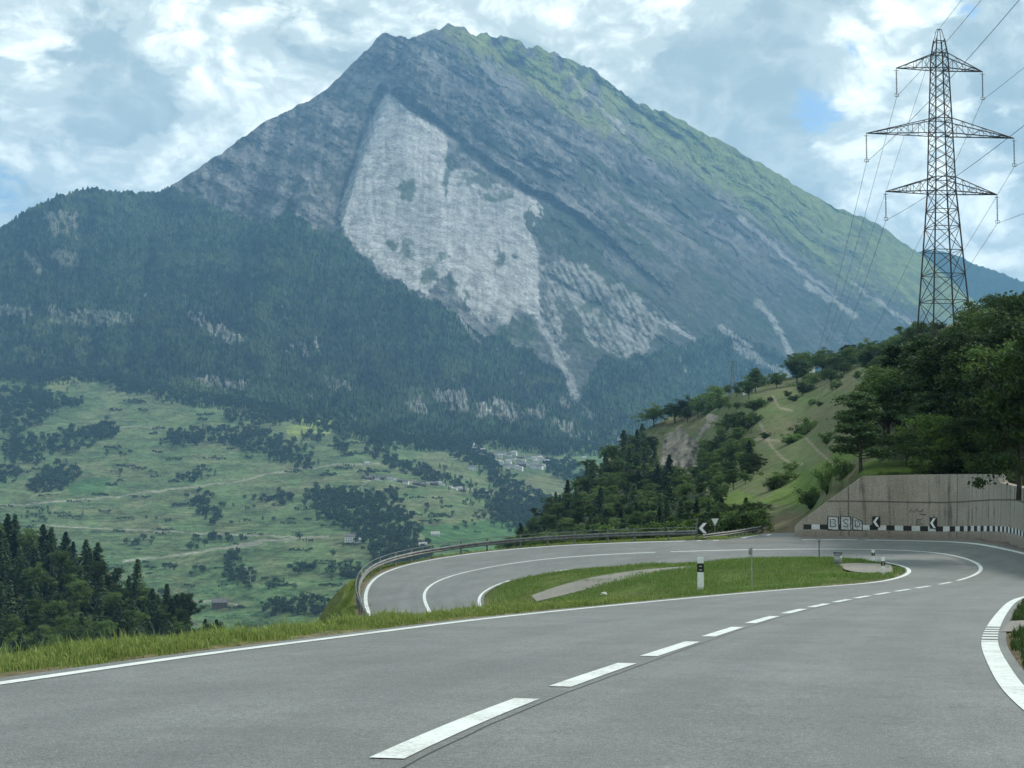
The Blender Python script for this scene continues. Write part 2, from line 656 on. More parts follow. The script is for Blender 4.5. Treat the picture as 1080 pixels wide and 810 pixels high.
def road_sheet():
    n = len(C_line)
    dR, dL = R3 - C3, L3 - C3
    edge_ = np.interp(np.arange(n), [0, 24 * 8.5, 24 * 10, n], [.24, .24, .45, .45])[:, None]
    eR = R3 + dR / np.linalg.norm(dR[:, :2], axis=1, keepdims=True) * edge_
    eL = L3 + dL / np.linalg.norm(dL[:, :2], axis=1, keepdims=True) * .40
    ts = np.linspace(0, 1, 13)
    g = np.stack([eL * (1 - t) + C3 * t for t in ts[:-1]] + [C3 * (1 - t) + eR * t for t in ts], 1)
    wl = np.linalg.norm(eL - C3, axis=1)[:, None] * (ts[:-1] - 1)[None]
    wr = np.linalg.norm(eR - C3, axis=1)[:, None] * ts[None]
    sl_ = np.r_[0, np.cumsum(np.linalg.norm(np.diff(C3[:, :2], axis=0), axis=1))]
    across = np.concatenate([wl, wr], 1)
    uv = np.stack([across, np.broadcast_to(sl_[:, None], across.shape)], -1).reshape(-1, 2)
    V = g.reshape(-1, 3)
    f = gridfaces(n, g.shape[1])
    v = V[f[0]]
    if np.cross(v[1] - v[0], v[2] - v[0])[2] < 0:
        f = f[:, ::-1]
    return V, f, eL, eR, uv


V, f, EL3, ER3, ruv = road_sheet()
EL, ER = EL3[:, :2], ER3[:, :2]
ROAD_BVH = BVHTree.FromPolygons(V.tolist(), f.tolist())


def road_z(x, y, default):
    r = ROAD_BVH.ray_cast(Vector((x, y, 50.0)), Vector((0, 0, -1)))
    return default if r[0] is None else r[0].z


struct('road', mesh_np('road', V, f, [mat_road()], True, uv=ruv))
ROADPOLY = np.vstack([EL, ER[::-1]])

# side road
sl = spline([xy(q) for q in [(752, 573.5, 101), (782, 570, 107), (806, 564.5, 128), (812, 562, 155)]])
sr = spline([xy(q) for q in [(848, 570, 101.2), (843, 567, 106), (839, 564.2, 122), (834, 562, 155)]])
V, f = ribbon('side_road', sl, sr, None, .012, 10)
struct('side_road', mesh_np('side_road', V, f, [M['asphalt']], True))
SIDEPOLY = np.vstack([sl, sr[::-1]])

# ---- markings
def mark(lines, dz=.007):
    VV, FF, n = [], [], 0
    for line, w in lines:
        line, _ = resample(line[:, :2], .4)
        a, b = wide(line, w)
        V, f = ribbon('', a, b, None, dz, 3)
        VV.append(V)
        FF.append(f + n)
        n += len(V)
    return np.vstack(VV), np.vstack(FF)


def sub(line, i0, i1):
    return line[int(i0 * 24):int(i1 * 24) + 1]


V, f = mark([(sub(L_line, 0, 17.0 - 3.6), .20)])
struct('inner_edge_line', mesh_np('inner_edge_line', V, f, [M['paint']]))
V, f = mark([(sub(L_line, 18.2, 23), .16), (sub(L_line, 17.0, 17.25), .16)])
struct('lower_edge_line', mesh_np('lower_edge_line', V, f, [M['paint']]))
V, f = mark([(sub(R_line, 10.6, 14.35), .20), (sub(R_line, 14.45, 14.75), .2), (sub(R_line, 14.8, 15.0), .2)])
struct('wall_side_edge_line', mesh_np('wall_side_edge_line', V, f, [M['paint']]))
dash = [(sub(R_line, 15.05 + k * .11, 15.05 + k * .11 + .06), .22) for k in range(7)]
V, f = mark([(sub(R_line, 15.85, 23), .22)] + dash)
struct('outer_edge_line', mesh_np('outer_edge_line', V, f, [M['paint']]))
# centre line: dashes on our leg, solid round the bends
cs, cq = resample(sub(C_line, 0, 10.2), .05)


def at_px(px):
    k = (px - CX) / FPX
    j = np.argmin(np.abs(cs[:, 0] - k * cs[:, 1]) + (cs[:, 1] < 5) * 99)
    return j


ends = [(410, 555), (590, 660), (683, 729), (745, 776), (789, 815), (826, 845), (853, 870), (878, 893), (900, 914), (921, 935), (942, 957), (963, 978)]
V, f = mark([(cs[at_px(a):at_px(b) + 1], .22) for a, b in ends])
struct('centre_line_dashes', mesh_np('centre_line_dashes', V, f, [M['paint']]))
V, f = mark([(sub(C_line, 10.0, 15.98), .20), (sub(C_line, 16.1, 23), .18), (sub(C_line, 9.55, 9.85), .2)])
struct('solid_centre_line', mesh_np('solid_centre_line', V, f, [M['paint']]))
# wide right-hand edge line with ribbed gap
rr = sub(R_line, 1, 8.6)
rr, rq = resample(rr, .1)
wv = np.interp(rr[:, 1], [0, 11, 15, 22, 30, 47, 60], [.22, .22, .22, .23, .22, .20, .2])
gap = (rr[:, 1] > 20.6) & (rr[:, 1] < 25.2)
VV, FF, n = [], [], 0
for sel in (rr[:, 1] <= 20.6, rr[:, 1] >= 25.2):
    l, w = rr[sel], wv[sel]
    nn = normals2(l)
    V, f = ribbon('', l + nn * (w * .5)[:, None], l - nn * (w * .5)[:, None], None, .007, 4)
    VV.append(V); FF.append(f + n); n += len(V)
l, w = rr[gap], wv[gap]
nn = normals2(l)
for k in range(0, len(l) - 4, 8):
    V, f = ribbon('', (l + nn * (w * .5)[:, None])[k:k + 5], (l - nn * (w * .5)[:, None])[k:k + 5], None, .007, 4)
    VV.append(V); FF.append(f + n); n += len(V)
struct('wide_edge_line', mesh_np('wide_edge_line', np.vstack(VV), np.vstack(FF), [M['paint']]))
# bitumen seam beside the centre line
se = sub(C_line, 0, 9)
se, _ = resample(se, .25)
wig = fbm(np.arange(len(se)) * .12, np.zeros(len(se)), 5) * .03
nn = normals2(se)
se = se - nn * (.19 + wig)[:, None]
V, f = ribbon('', *wide(se, .016), None, .003, 2)
struct('road_seam', mesh_np('road_seam', V, f, [M['seam']]))
# side-road give way marks and lay-by
V, f = mark([(np.array([xy((783, 571.5, 104.5)), xy((798, 569.3, 109)), xy((812, 566.2, 118))]), .3)], .03)
struct('side_road_line', mesh_np('side_road_line', V, f, [M['paint']]))
V, f = ribbon('', gsmooth(spline([trace(*q) for q in [(566, 635), (595, 628.5), (625, 621), (655, 613), (690, 605), (735, 599.5)]]), 12),
              gsmooth(spline([trace(*q) for q in [(560, 629), (585, 620), (610, 612.5), (645, 605.5), (690, 600), (735, 597)]]), 12), None, .03, 8)
struct('gravel_path', mesh_np('gravel_path', V, f, [M['gravel']], True))
gp1 = np.vstack([V.reshape(-1, 8, 3)[:, 0], V.reshape(-1, 8, 3)[::-1, -1]])[:, :2]
V, f = ribbon('', spline([trace(*q) for q in [(888, 599), (893, 602), (910, 604.6), (930, 605), (942, 604)]]),
              spline([trace(*q) for q in [(885, 596), (893, 594.8), (910, 594.5), (928, 595), (940, 596.5)]]), None, .03, 8)
struct('gravel_layby', mesh_np('gravel_layby', V, f, [M['gravel']], True))
gp2 = np.vstack([V.reshape(-1, 8, 3)[:, 0], V.reshape(-1, 8, 3)[::-1, -1]])[:, :2]
# small concrete path beside the right-hand verge
V, f = ribbon('', spline([(7.98, 23.4), (9.5, 23.4), (12, 23.6), (16, 23.8)]), spline([(9.52, 27.4), (11.0, 28.3), (13, 28), (16, 27.6)]), None, .012, 6)
struct('verge_path', mesh_np('verge_path', V, f, [M['gravel']], True))
gp3 = np.vstack([V.reshape(-1, 6, 3)[:, 0], V.reshape(-1, 6, 3)[::-1, -1]])[:, :2]

# ---- near ground
gx, gy = np.meshgrid(np.arange(-34, 50.1, .5), np.arange(-14, 158.1, .5))
x, y = gx.ravel(), gy.ravel()
inr = inpoly(x, y, ROADPOLY) | inpoly(x, y, SIDEPOLY)
ing = inpoly(x, y, gp1) | inpoly(x, y, gp2) | inpoly(x, y, gp3)
z = ZG(x, y) + np.where(inr, -.12, np.where(ing, -.07, .03 + .05 * fbm(x * .6, y * .6, 3)))
near = np.minimum(segdist(x, y, EL[::6]), segdist(x, y, ER[::6]))
edge3 = np.vstack([EL3, ER3])
kd = KDTree(len(edge3))
for k_, e_ in enumerate(edge3):
    kd.insert((e_[0], e_[1], 0), k_)
kd.balance()
for k_ in np.nonzero((near < 2.0) | inpoly(x, y, ROADPOLY))[0]:
    if inr[k_]:
        z[k_] = min(road_z(x[k_], y[k_], z[k_] + .12) - .12, z[k_] + .5)
    else:
        _, q_, d_ = kd.find((x[k_], y[k_], 0))
        t_ = max(0.0, 1 - d_ / 2.0)
        z[k_] = z[k_] * (1 - t_) + (edge3[q_][2] + .03 * fbm(x[k_] * .9, y[k_] * .9, 9)) * t_
def ground_z(px_, py_):
    """height of the ground sheet"""
    fx = np.clip((np.asarray(px_) + 34) / .5, 0, ZGRID.shape[1] - 1.001)
    fy = np.clip((np.asarray(py_) + 14) / .5, 0, ZGRID.shape[0] - 1.001)
    ix, iy = fx.astype(int), fy.astype(int)
    tx, ty = fx - ix, fy - iy
    return (ZGRID[iy, ix] * (1 - tx) + ZGRID[iy, ix + 1] * tx) * (1 - ty) + (ZGRID[iy + 1, ix] * (1 - tx) + ZGRID[iy + 1, ix + 1] * tx) * ty


gcol = np.array([.085, .115, .032])[None] * (1 + .3 * fbm(x * .3, y * .3, 8))[:, None]
ZGRID = z.reshape(gx.shape).copy()
wl_ = [xy(q) for q in [(837, 563.6, 106.5), (900, 564.5, 105.2), (960, 565, 104.6), (1002, 566.5, 102.5), (1030, 569, 98.5), (1055, 572.8, 93.5), (1080, 579.5, 85.5), (1115, 592, 74), (1150, 610, 64)]]
behind = inpoly(x, y, [tuple(q) for q in wl_] + [(60, 60), (60, 170), (24, 170)])
z = np.where(behind, z - .3, z)
foot = smooth(4.0, 2.0, segdist(x, y, wl_))[:, None]
dirt = np.clip(smooth(.9, .1, near) + .25 * fbm(x * .8, y * .8, 4), 0, 1)[:, None]
gcol = gcol * (1 - dirt * .8) + np.array([.17, .13, .095]) * dirt * .8
g2 = smooth(.2, .6, fbm(x * .15, y * .22, 21))[:, None] * .5
gcol = gcol * (1 - g2) + np.array([.13, .12, .05]) * g2
gcol = gcol * (1 - foot) + np.array([.20, .175, .155]) * foot
mg = mat_cover('verge_soil', 2.5, .4, .4, .05)
struct('ground', mesh_np('ground', np.c_[x, y, z], gridfaces(*gx.shape), [mg], True, col=gcol))

# ------------------------------------------------------------------ HILL B: wooded spur on the right
BC = [(480, 620, 520), (520, 600, 500), (560, 575, 430), (560, 555, 480), (600, 580, 330), (600, 522, 520), (640, 575, 270), (640, 485, 600), (690, 443, 650),
      (690, 500, 520), (740, 562, 165), (740, 500, 420), (790, 552, 150), (840, 548, 140), (850, 520, 165), (800, 430, 470), (850, 394, 600), (760, 417, 640),
      (860, 470, 270), (780, 530, 210), (800, 470, 370), (910, 497, 110), (960, 496, 109), (1040, 495, 107), (1090, 495, 97), (910, 560, 120), (1000, 560, 118),
      (1090, 560, 112), (900, 525, 120), (870, 530, 128), (850, 550, 135), (950, 525, 116), (1000, 525, 114), (1045, 525, 112), (880, 560, 125), (880, 505, 125), (940, 445, 165), (990, 400, 182), (990, 352, 290), (930, 400, 310), (930, 377, 480), (1040, 420, 150), (1040, 330, 250), (1090, 400, 150),
      (1090, 308, 230), (1300, 260, 200), (1300, 495, 90), (1300, 560, 105), (840, 640, 160), (640, 640, 240), (1100, 640, 130), (480, 660, 480)]
TB = TPS([(a / 100, b / 100) for a, b, _ in BC], [math.log(c) for *_, c in BC], 1e-3)


def YB(px, py):
    return np.exp(TB(np.asarray(px) / 100, np.asarray(py) / 100)) * (1 + .010 * fbm(np.asarray(px) / 30, np.asarray(py) / 14, 31))


SB = np.array([(440, 640), (480, 618), (500, 606), (540, 577), (570, 552), (600, 524), (630, 494), (660, 468), (690, 447), (720, 432), (760, 418), (800, 406), (850, 394), (900, 384), (940, 373),
               (980, 353), (1030, 331), (1080, 313), (1120, 300), (1200, 280), (1380, 250)], float)


def skyB(px):
    return np.interp(px, SB[:, 0], SB[:, 1]) + 1.5 * fbm(px / 25, px * 0, 40)


def back_rows(top, steps):
    """rows that carry the sheet down behind its skyline"""
    out = []
    d = top[..., :2] / np.linalg.norm(top[..., :2], axis=-1, keepdims=True)
    for dy, dz in steps:
        out.append(np.concatenate([top[..., :2] + d * dy, top[..., 2:] - dz], -1))
    return out


cols = np.arange(440, 1385, 2.0)
vv = np.linspace(0, 1, 190)
sk = skyB(cols)
py = 650 + (sk - 650)[None] * vv[:, None]
px = np.broadcast_to(cols, py.shape)
pts = P(px, py, YB(px, py))
rows = [pts[i] for i in range(len(vv))] + back_rows(pts[-1], [(15, 1), (60, 12), (140, 60), (220, 130)])
G = np.stack(rows)
pxx = np.vstack([px] + [px[-1]] * 4)
pyy = np.vstack([py] + [py[-1]] * 4)
wx, wy = pxx + 5 * fbm(pxx / 12, pyy / 12, 50), pyy + 4 * fbm(pxx / 12, pyy / 9, 51)
c = np.zeros(G.shape)
n1 = fbm(pxx / 40, pyy / 14, 52)[..., None]
dry, grn = np.array([.142, .140, .075]), np.array([.105, .142, .055])
c[:] = grn + (dry - grn) * np.clip(.55 + .8 * n1, 0, 1)
br = inpoly(wx, wy, [(840, 500), (930, 455), (905, 480), (880, 500), (850, 535), (800, 530), (835, 505)]) | inpoly(wx, wy, [(735, 535), (760, 520), (800, 522), (790, 545), (745, 548)]) | inpoly(wx, wy, [(905, 505), (905, 488), (1000, 480), (1000, 505)])
c[br] = (.12, .17, .045)
cliff = inpoly(wx, wy, [(693, 492), (700, 462), (715, 452), (735, 462), (748, 435), (755, 440), (740, 468), (733, 500), (722, 502), (715, 492), (703, 505)]) | inpoly(wx, wy, [(640, 500), (665, 480), (690, 466), (686, 474), (655, 495), (645, 505)])
c[cliff] = np.array([.21, .185, .15]) * np.clip(1.15 + .5 * fbm(pxx / 4, pyy / 12, 55) - .9 * smooth(.75, .95, ridged(pxx / 9 + pyy / 30, pyy / 22, 56, 3)) - .5 * smooth(.2, .5, fbm(pxx / 7, pyy / 6, 57)), .15, 1.5)[cliff][:, None]
bank = inpoly(wx, wy, [(790, 556), (815, 545), (850, 542), (850, 575), (780, 575)])
c[bank] = (.145, .125, .075)
und = inpoly(wx, wy, [(480, 640), (560, 550), (640, 488), (690, 500), (735, 500), (745, 545), (790, 560), (760, 600)]) | (inpoly(wx, wy, [(925, 490), (925, 400), (960, 365), (1100, 310), (1400, 240), (1400, 600), (1000, 470)]))
c[und & ~cliff] = (.045, .055, .028)
for path in ([(797, 438), (806, 455), (813, 470), (824, 482), (834, 489), (846, 489)], [(815, 418), (822, 430), (835, 433)], [(850, 462), (862, 475), (880, 490)], [(772, 470), (800, 463), (835, 466)]):
    dd = segdist(pxx, pyy + 0, path)
    m = smooth(1.7, .8, dd)[..., None] * .8
    c = c * (1 - m) + np.array([.24, .21, .15]) * m
f = gridfaces(*G.shape[:2])[:, ::-1]
struct('hillside', mesh_np('hillside', G.reshape(-1, 3), f, [mat_cover('hillside_cover', .35, .4, .5, .6)], True, col=c.reshape(-1, 3)))

# ------------------------------------------------------------------ HILL C: dark conifer spur on the left
CC = [(-300, 520, 560), (0, 590, 500), (100, 625, 470), (220, 695, 430), (0, 720, 330), (200, 740, 380), (-300, 740, 330), (300, 740, 420)]
TC = TPS([(a / 100, b / 100) for a, b, _ in CC], [math.log(c_) for *_, c_ in CC], 1e-3)
SC = np.array([(-400, 495), (-200, 538), (-60, 565), (0, 577), (60, 589), (100, 604), (150, 630), (190, 654), (225, 680), (250, 700), (290, 730), (330, 765)], float)


def YC(px, py):
    return np.exp(TC(np.asarray(px) / 100, np.asarray(py) / 100))


cols = np.arange(-400, 322, 5.0)
vv = np.linspace(0, 1, 50)
sk = np.interp(cols, SC[:, 0], SC[:, 1])
py = 790 + (sk - 790)[None] * vv[:, None]
px = np.broadcast_to(cols, py.shape)
pts = P(px, py, YC(px, py))
G = np.stack([pts[i] for i in range(50)] + back_rows(pts[-1], [(20, 3), (80, 30), (200, 110)]))
c = np.broadcast_to(np.array([.04, .05, .025]), G.shape) * (1 + .3 * RNG.random(G.shape[:2]))[..., None]
struct('forest_spur', mesh_np('forest_spur', G.reshape(-1, 3), gridfaces(*G.shape[:2])[:, ::-1], [mat_cover('spur_cover', .3, .4)], True, col=c.reshape(-1, 3)))

# ------------------------------------------------------------------ MOUNTAIN + far valley side
MC = [(-400, 740, 1250), (0, 740, 1200), (300, 740, 1150), (600, 740, 1200), (1100, 740, 1600), (0, 660, 1500), (300, 650, 1400), (500, 600, 1650), (0, 520, 2300), (300, 500, 2500),
      (400, 480, 2750), (550, 490, 3000), (620, 480, 3300), (0, 420, 3250), (250, 412, 3350), (420, 455, 3200), (600, 440, 3950), (700, 470, 3900), (800, 440, 5000), (950, 385, 6000),
      (950, 340, 6500), (0, 240, 4800), (95, 200, 5100), (180, 197, 5400), (150, 330, 4050), (300, 250, 4750), (335, 205, 5150), (362, 240, 4960), (395, 110, 6050), (430, 140, 5750),
      (385, 270, 4750), (460, 320, 4500), (560, 225, 5450), (540, 340, 4600), (640, 380, 4650), (480, 28, 6700), (410, 37, 6550), (350, 90, 6350), (270, 135, 5950), (560, 120, 6250),
      (600, 64, 7000), (740, 138, 7250), (850, 203, 7500), (975, 268, 7800), (650, 200, 6100), (720, 280, 5900), (800, 250, 6750), (820, 340, 6100), (900, 300, 6900), (-400, 300, 5200),
      (-400, 480, 2900), (1300, 420, 8200), (1300, 500, 7200), (1100, 560, 5000), (400, 400, 3750), (700, 400, 4700), (510, 140, 6050)]
TM = TPS([(a / 100, b / 100) for a, b, _ in MC], [math.log(c_) for *_, c_ in MC], 2e-3)
SM = np.array([(-700, 330), (-400, 300), (-150, 285), (0, 240), (12, 233), (30, 221), (60, 207), (80, 201), (95, 198), (130, 202), (165, 203), (180, 196), (200, 183), (220, 170), (250, 150), (270, 134), (300, 118),
               (320, 109), (335, 101), (350, 88), (370, 68), (385, 53), (400, 39), (412, 34), (425, 39), (440, 40), (452, 33), (462, 34), (471, 26), (480, 26), (490, 29), (502, 38), (507, 34), (520, 39), (535, 40), (548, 45), (556, 52), (566, 50),
               (578, 56), (590, 59), (612, 66), (628, 75), (640, 83), (655, 96), (670, 107), (700, 118), (720, 127), (740, 138), (780, 160), (820, 183), (850, 202), (865, 211), (890, 222), (910, 229), (930, 240), (950, 254), (965, 262),
               (980, 275), (1030, 320), (1100, 360), (1300, 420), (1800, 450)], float)
cols = np.r_[np.arange(-700, -20, 20.0), np.arange(-20, 1105, 1.25), np.arange(1110, 1800, 30.0)]
NV = 470
vv = np.linspace(0, 1, NV)
sk = np.interp(cols, SM[:, 0], SM[:, 1])
sk += np.where((cols > -30) & (cols < 185), -2.2 * np.maximum(0, fbm(cols / 2.2, cols * 0, 60)), 0) + np.where(cols > 185, 1.6 * fbm(cols / 9, cols * 0, 61), 0) - np.where((cols > 385) & (cols < 690), 5.5 * (ridged(cols / 13, cols * 0 + .5, 161, 4) - .62) * 1.5, 0)
py = 745 + (sk - 745)[None] * vv[:, None]
px = np.broadcast_to(cols, py.shape).copy()
Y = np.exp(TM(px / 100, py / 100))


def field_line(x):
    return np.interp(x, [-700, 0, 60, 100, 150, 200, 250, 300, 350, 400, 450, 500, 560, 650, 1100],
                     [380, 398, 402, 398, 410, 424, 430, 440, 452, 466, 472, 468, 474, 478, 500])


ang = math.atan2(215, 300)
mtn = smooth(8, -25, py - field_line(px))           # 1 on the mountain, 0 on the fields
rgt = smooth(420, 560, px - (py - 100) * .35)
u = px * math.cos(ang) + py * math.sin(ang)
v = -px * math.sin(ang) + py * math.cos(ang)
wv1 = v + 10 * fbm(u / 60, v / 40, 171)
wv2 = v + 16 * fbm(u / 90, v / 60, 271)
rel = rgt * ((ridged(u / 420, wv2 / 78, 270, 2) - .6) * 300 + (ridged(u / 240, wv1 / 40, 70, 5) - .6) * 210 + (ridged(u / 110, wv1 / 17, 170, 4) - .6) * 85) + (1 - rgt) * ((ridged(px / 90 + py / 420, py / 260, 272, 2) - .6) * 260 + (ridged(px / 46 + py / 260, py / 150, 71, 5) - .6) * 200 + (ridged((px + py * .7) / 50, (py * .9 - px * .5) / 11, 172, 4) - .6) * 60)
rel += 34 * fbm(px / 16, py / 14, 72, 6, .6)
SLAB = [(412, 97), (424, 112), (446, 126), (468, 140), (473, 150), (469, 168), (473, 184), (484, 176), (505, 182), (530, 196), (560, 208), (578, 222), (566, 238), (556, 244), (566, 262), (570, 284),
                        (570, 320), (574, 346), (552, 326), (542, 324), (537, 352), (520, 330), (508, 344), (498, 330), (490, 318), (478, 302), (470, 284), (462, 300), (449, 313), (428, 300), (404, 285), (385, 270), (366, 250), (357, 232),
                        (362, 208), (372, 180), (381, 150), (394, 120), (404, 102)]
sb = inpoly(px, py, SLAB) * 1.0
for _ in range(2):
    for ax in (0, 1):
        sb = sum(np.roll(sb, k_, ax) for k_ in range(-5, 6)) / 11
sb2 = inpoly(px, py, SLAB) * 1.0
for ax in (0, 1):
    sb2 = sum(np.roll(sb2, k_, ax) for k_ in range(-4, 5)) / 9
rel = rel * (1 - .93 * sb)
rel = rel + 120 * smooth(9, 1, segdist(px, py, [(404, 96), (384, 140), (366, 190), (352, 236)])) + 95 * smooth(8, 1, segdist(px, py + 3 * fbm(px / 12, py / 12, 273), [(418, 100), (448, 122), (478, 144), (506, 168), (542, 192), (602, 225), (644, 264), (700, 310)]))
up = smooth(330, 120, py)
Y = Y * (1 + 0) + mtn * rel * (.45 + .55 * up)
Y += (1 - mtn) * (14 * fbm(px / 70, py / 18, 73) + 5 * fbm(px / 18, py / 5, 74))
pts = P(px, py, Y)

# --- land cover
wx = px + 7 * fbm(px / 16, py / 16, 80, 5)
wy = py + 6 * fbm(px / 14, py / 14, 81, 5)
fine = fbm(px / 3.2, py / 3.2, 82, 3)
stk_r = .75 * fbm(u / 44, (v + 5 * fbm(u / 30, v / 30, 181)) / 6.5, 83, 5) + .35 * fbm(px / 6, py / 6, 182, 4)                    # strata on the right
stk_v = .6 * fbm(px / 3.6 + py / 60 + 1.2 * fbm(px / 14, py / 14, 183), py / 26, 84, 5) + .5 * fbm((px - py * .45) / 3.4, (py * .9 + px * .4) / 17, 184, 4)        # runnels on the slab
stk_l = .7 * fbm((px + py * .8) / 34, (py * .9 - px * .5 + 5 * fbm(px / 25, py / 25, 183)) / 9, 85, 5) + .4 * fbm(px / 7, py / 6, 186, 4)
c = np.zeros(pts.shape)
FOREST = np.array([.024, .042, .020])


def lay(mask, rgb, a=1.0):
    global c
    m = (mask * a)[..., None] if np.ndim(mask) else mask
    c = c * (1 - m) + np.asarray(rgb) * m


# bare rock with scrub
rk = np.clip(.5 + .75 * (stk_r * rgt + stk_l * (1 - rgt)), 0, 1)
crk = .7 * smooth(.78, .97, ridged(u / 80, wv1 / 15, 173, 4)) * rgt + smooth(.82, .98, ridged((px + py * .8) / 46 + .3 * fbm(px / 20, py / 20, 187), (py * .9 - px * .5) / 16, 174, 4)) * .7 * (1 - rgt)
rk = np.clip(rk * 1.25 - .15 + .40 * fine - .75 * crk, 0, 1)
c[:] = np.array([.040, .048, .042]) + (np.array([.165, .163, .156]) - np.array([.040, .048, .042])) * rk[..., None]
lay(rgt * smooth(.25, .55, fbm(u / 70, v / 9, 86, 5)), (.045, .062, .032), .85)
lay(rgt * smooth(230, 330, py) * smooth(-.25, .25, stk_r + .3 * fine), FOREST, .85)
# alpine grass of the sunny flank
gl = np.interp(px, [430, 480, 540, 600, 640, 700, 740, 780, 820, 870, 920, 980, 1100], [20, 52, 74, 110, 132, 168, 192, 218, 246, 284, 312, 335, 350])
ga = smooth(14, -14, py - gl + 12 * fbm(u / 60, v / 8, 87, 5) + 4 * fine)
crag = smooth(-.05, .3, fbm(px / 14, py / 18, 88, 5)) * smooth(740, 600, px) + .75 * smooth(.05, .4, stk_r + .3 * fine) * smooth(14, 60, py - np.interp(px, SM[:, 0], SM[:, 1]))
lay(ga * np.clip(1 - crag, 0, 1) * smooth(455, 520, px + py * .2), (.15, .185, .06))
lay(ga * smooth(.3, .6, fbm(u / 40, v / 14, 89)) * smooth(720, 800, px), (.075, .095, .04), .7)
st1 = segdist(wx, py + 2 * fine, [(478, 34), (510, 50), (545, 72), (575, 97), (600, 118), (640, 140)])
lay(smooth(8, 2, st1), (.17, .19, .07), .8)
lay(smooth(3.5, 1, segdist(wx, wy, [(600, 75), (618, 105), (635, 120), (655, 140)])), (.33, .32, .28), .6)
# forest
forest = inpoly(wx, wy, [(-900, 100), (182, 190), (205, 205), (232, 216), (262, 228), (286, 238), (296, 222), (306, 214), (318, 226), (332, 240), (350, 246), (354, 224), (360, 250), (384, 274), (405, 290), (428, 302),
                         (447, 314), (466, 322), (486, 338), (508, 350), (530, 356), (560, 372), (590, 396), (606, 424), (622, 398), (640, 378), (680, 378), (735, 362), (760, 345), (800, 362), (850, 380), (1000, 350), (1200, 480), (1200, 700), (-900, 700)])
fm = forest * 1.0
lay(fm, FOREST * 1.0)
rav = smooth(.72, .95, ridged(px / 30 + py / 140, py / 110, 177, 4))
c *= np.where(forest, np.clip(1 + .7 * fine + .5 * fbm(px / 30, py / 20, 90) - .45 * rav + .5 * (RNG.random(px.shape) - .5), .25, 2.2), 1)[..., None]
lay(fm * smooth(.3, .65, fbm(px / 40, py / 16, 178, 5)), np.array([.055, .078, .035]), .6)
lay(fm * smooth(.35, .6, fbm(px / 22, py / 10, 91, 5) + .25 * fine) * smooth(300, 340, py) * smooth(140, 60, px), (.10, .125, .065), .55)
# pale slab
lower = smooth(215, 320, py)
slab_m = smooth(.40, .60, sb2 + .10 * fine * (1 - lower) + lower * (.42 * stk_v + .16 * fine))
slab = slab_m > .5
pale = np.array([.315, .312, .298])
run = fbm(px / 3.0 + 1.1 * fbm(px / 18, py / 24, 276), py / 44, 274, 5)
crs = smooth(.86, .99, ridged((px - py * .5) / 40, (py + px * .5) / 15, 176, 3))
sc_ = np.clip(.94 + .22 * run + .10 * fine + .12 * fbm(px / 30, py / 40, 275) - .30 * crs, .35, 1.25)
c = c * (1 - slab_m[..., None]) + pale * sc_[..., None] * slab_m[..., None]
mixz = inpoly(wx, wy, [(572, 284), (600, 268), (630, 288), (662, 306), (690, 326), (706, 340), (690, 352), (684, 374), (650, 374), (622, 362), (604, 330), (590, 312), (600, 380), (580, 372), (572, 340)])
lay(mixz * smooth(-.5, .6, .8 * fbm((px - py * .55) / 3.0, (py + px * .5) / 22, 185, 5) + .5 * fine + .12), pale * .92, .68)
strk = [([(700, 338), (720, 350), (733, 359)], 4), ([(570, 340), (584, 368), (598, 398), (607, 420)], 6), ([(484, 335), (495, 350), (506, 362)], 3), ([(800, 318), (815, 338), (830, 362), (842, 384)], 5),
        ([(775, 365), (800, 380), (830, 396)], 6), ([(700, 335), (730, 356)], 4), ([(780, 228), (830, 272), (880, 312)], 4), ([(760, 345), (790, 365)], 3), ([(850, 300), (900, 332)], 4), ([(900, 300), (940, 330), (968, 345)], 3)]
for line, w in strk:
    lay(smooth(w, w * .3, segdist(px * .6 + wx * .4, py * .6 + wy * .4, line) + 1.6 * fine), pale, .62)
lay(inpoly(wx, wy, [(549, 227), (570, 214), (592, 216), (630, 244), (644, 264), (630, 284), (604, 272), (588, 276), (564, 258)]) * smooth(-.5, -.1, stk_r + fine), FOREST, .9)
for (ex, ey, ra, rb) in [(434, 200, 7, 10), (425, 203, 5, 5), (428, 264, 9, 12), (410, 262, 5, 5), (470, 190, 4, 20), (526, 272, 5, 10), (545, 270, 4, 4), (470, 270, 7, 4), (452, 290, 6, 12), (480, 300, 5, 14), (505, 190, 16, 6), (622, 325, 14, 7),
                         (388, 275, 8, 8), (520, 205, 18, 5), (495, 315, 4, 14), (555, 350, 16, 18), (528, 362, 20, 16)]:
    lay(smooth(1.25, .55, np.sqrt(((wx - ex) / ra) ** 2 + ((wy - ey) / rb) ** 2) + .35 * fine + .2 * stk_v), FOREST * 1.3, .8)
lay(smooth(2.2, .8, segdist(wx, wy, [(416, 98), (448, 122), (476, 142), (504, 168), (540, 192), (600, 225), (640, 262)])) * ~slab, (.045, .052, .042), .8)
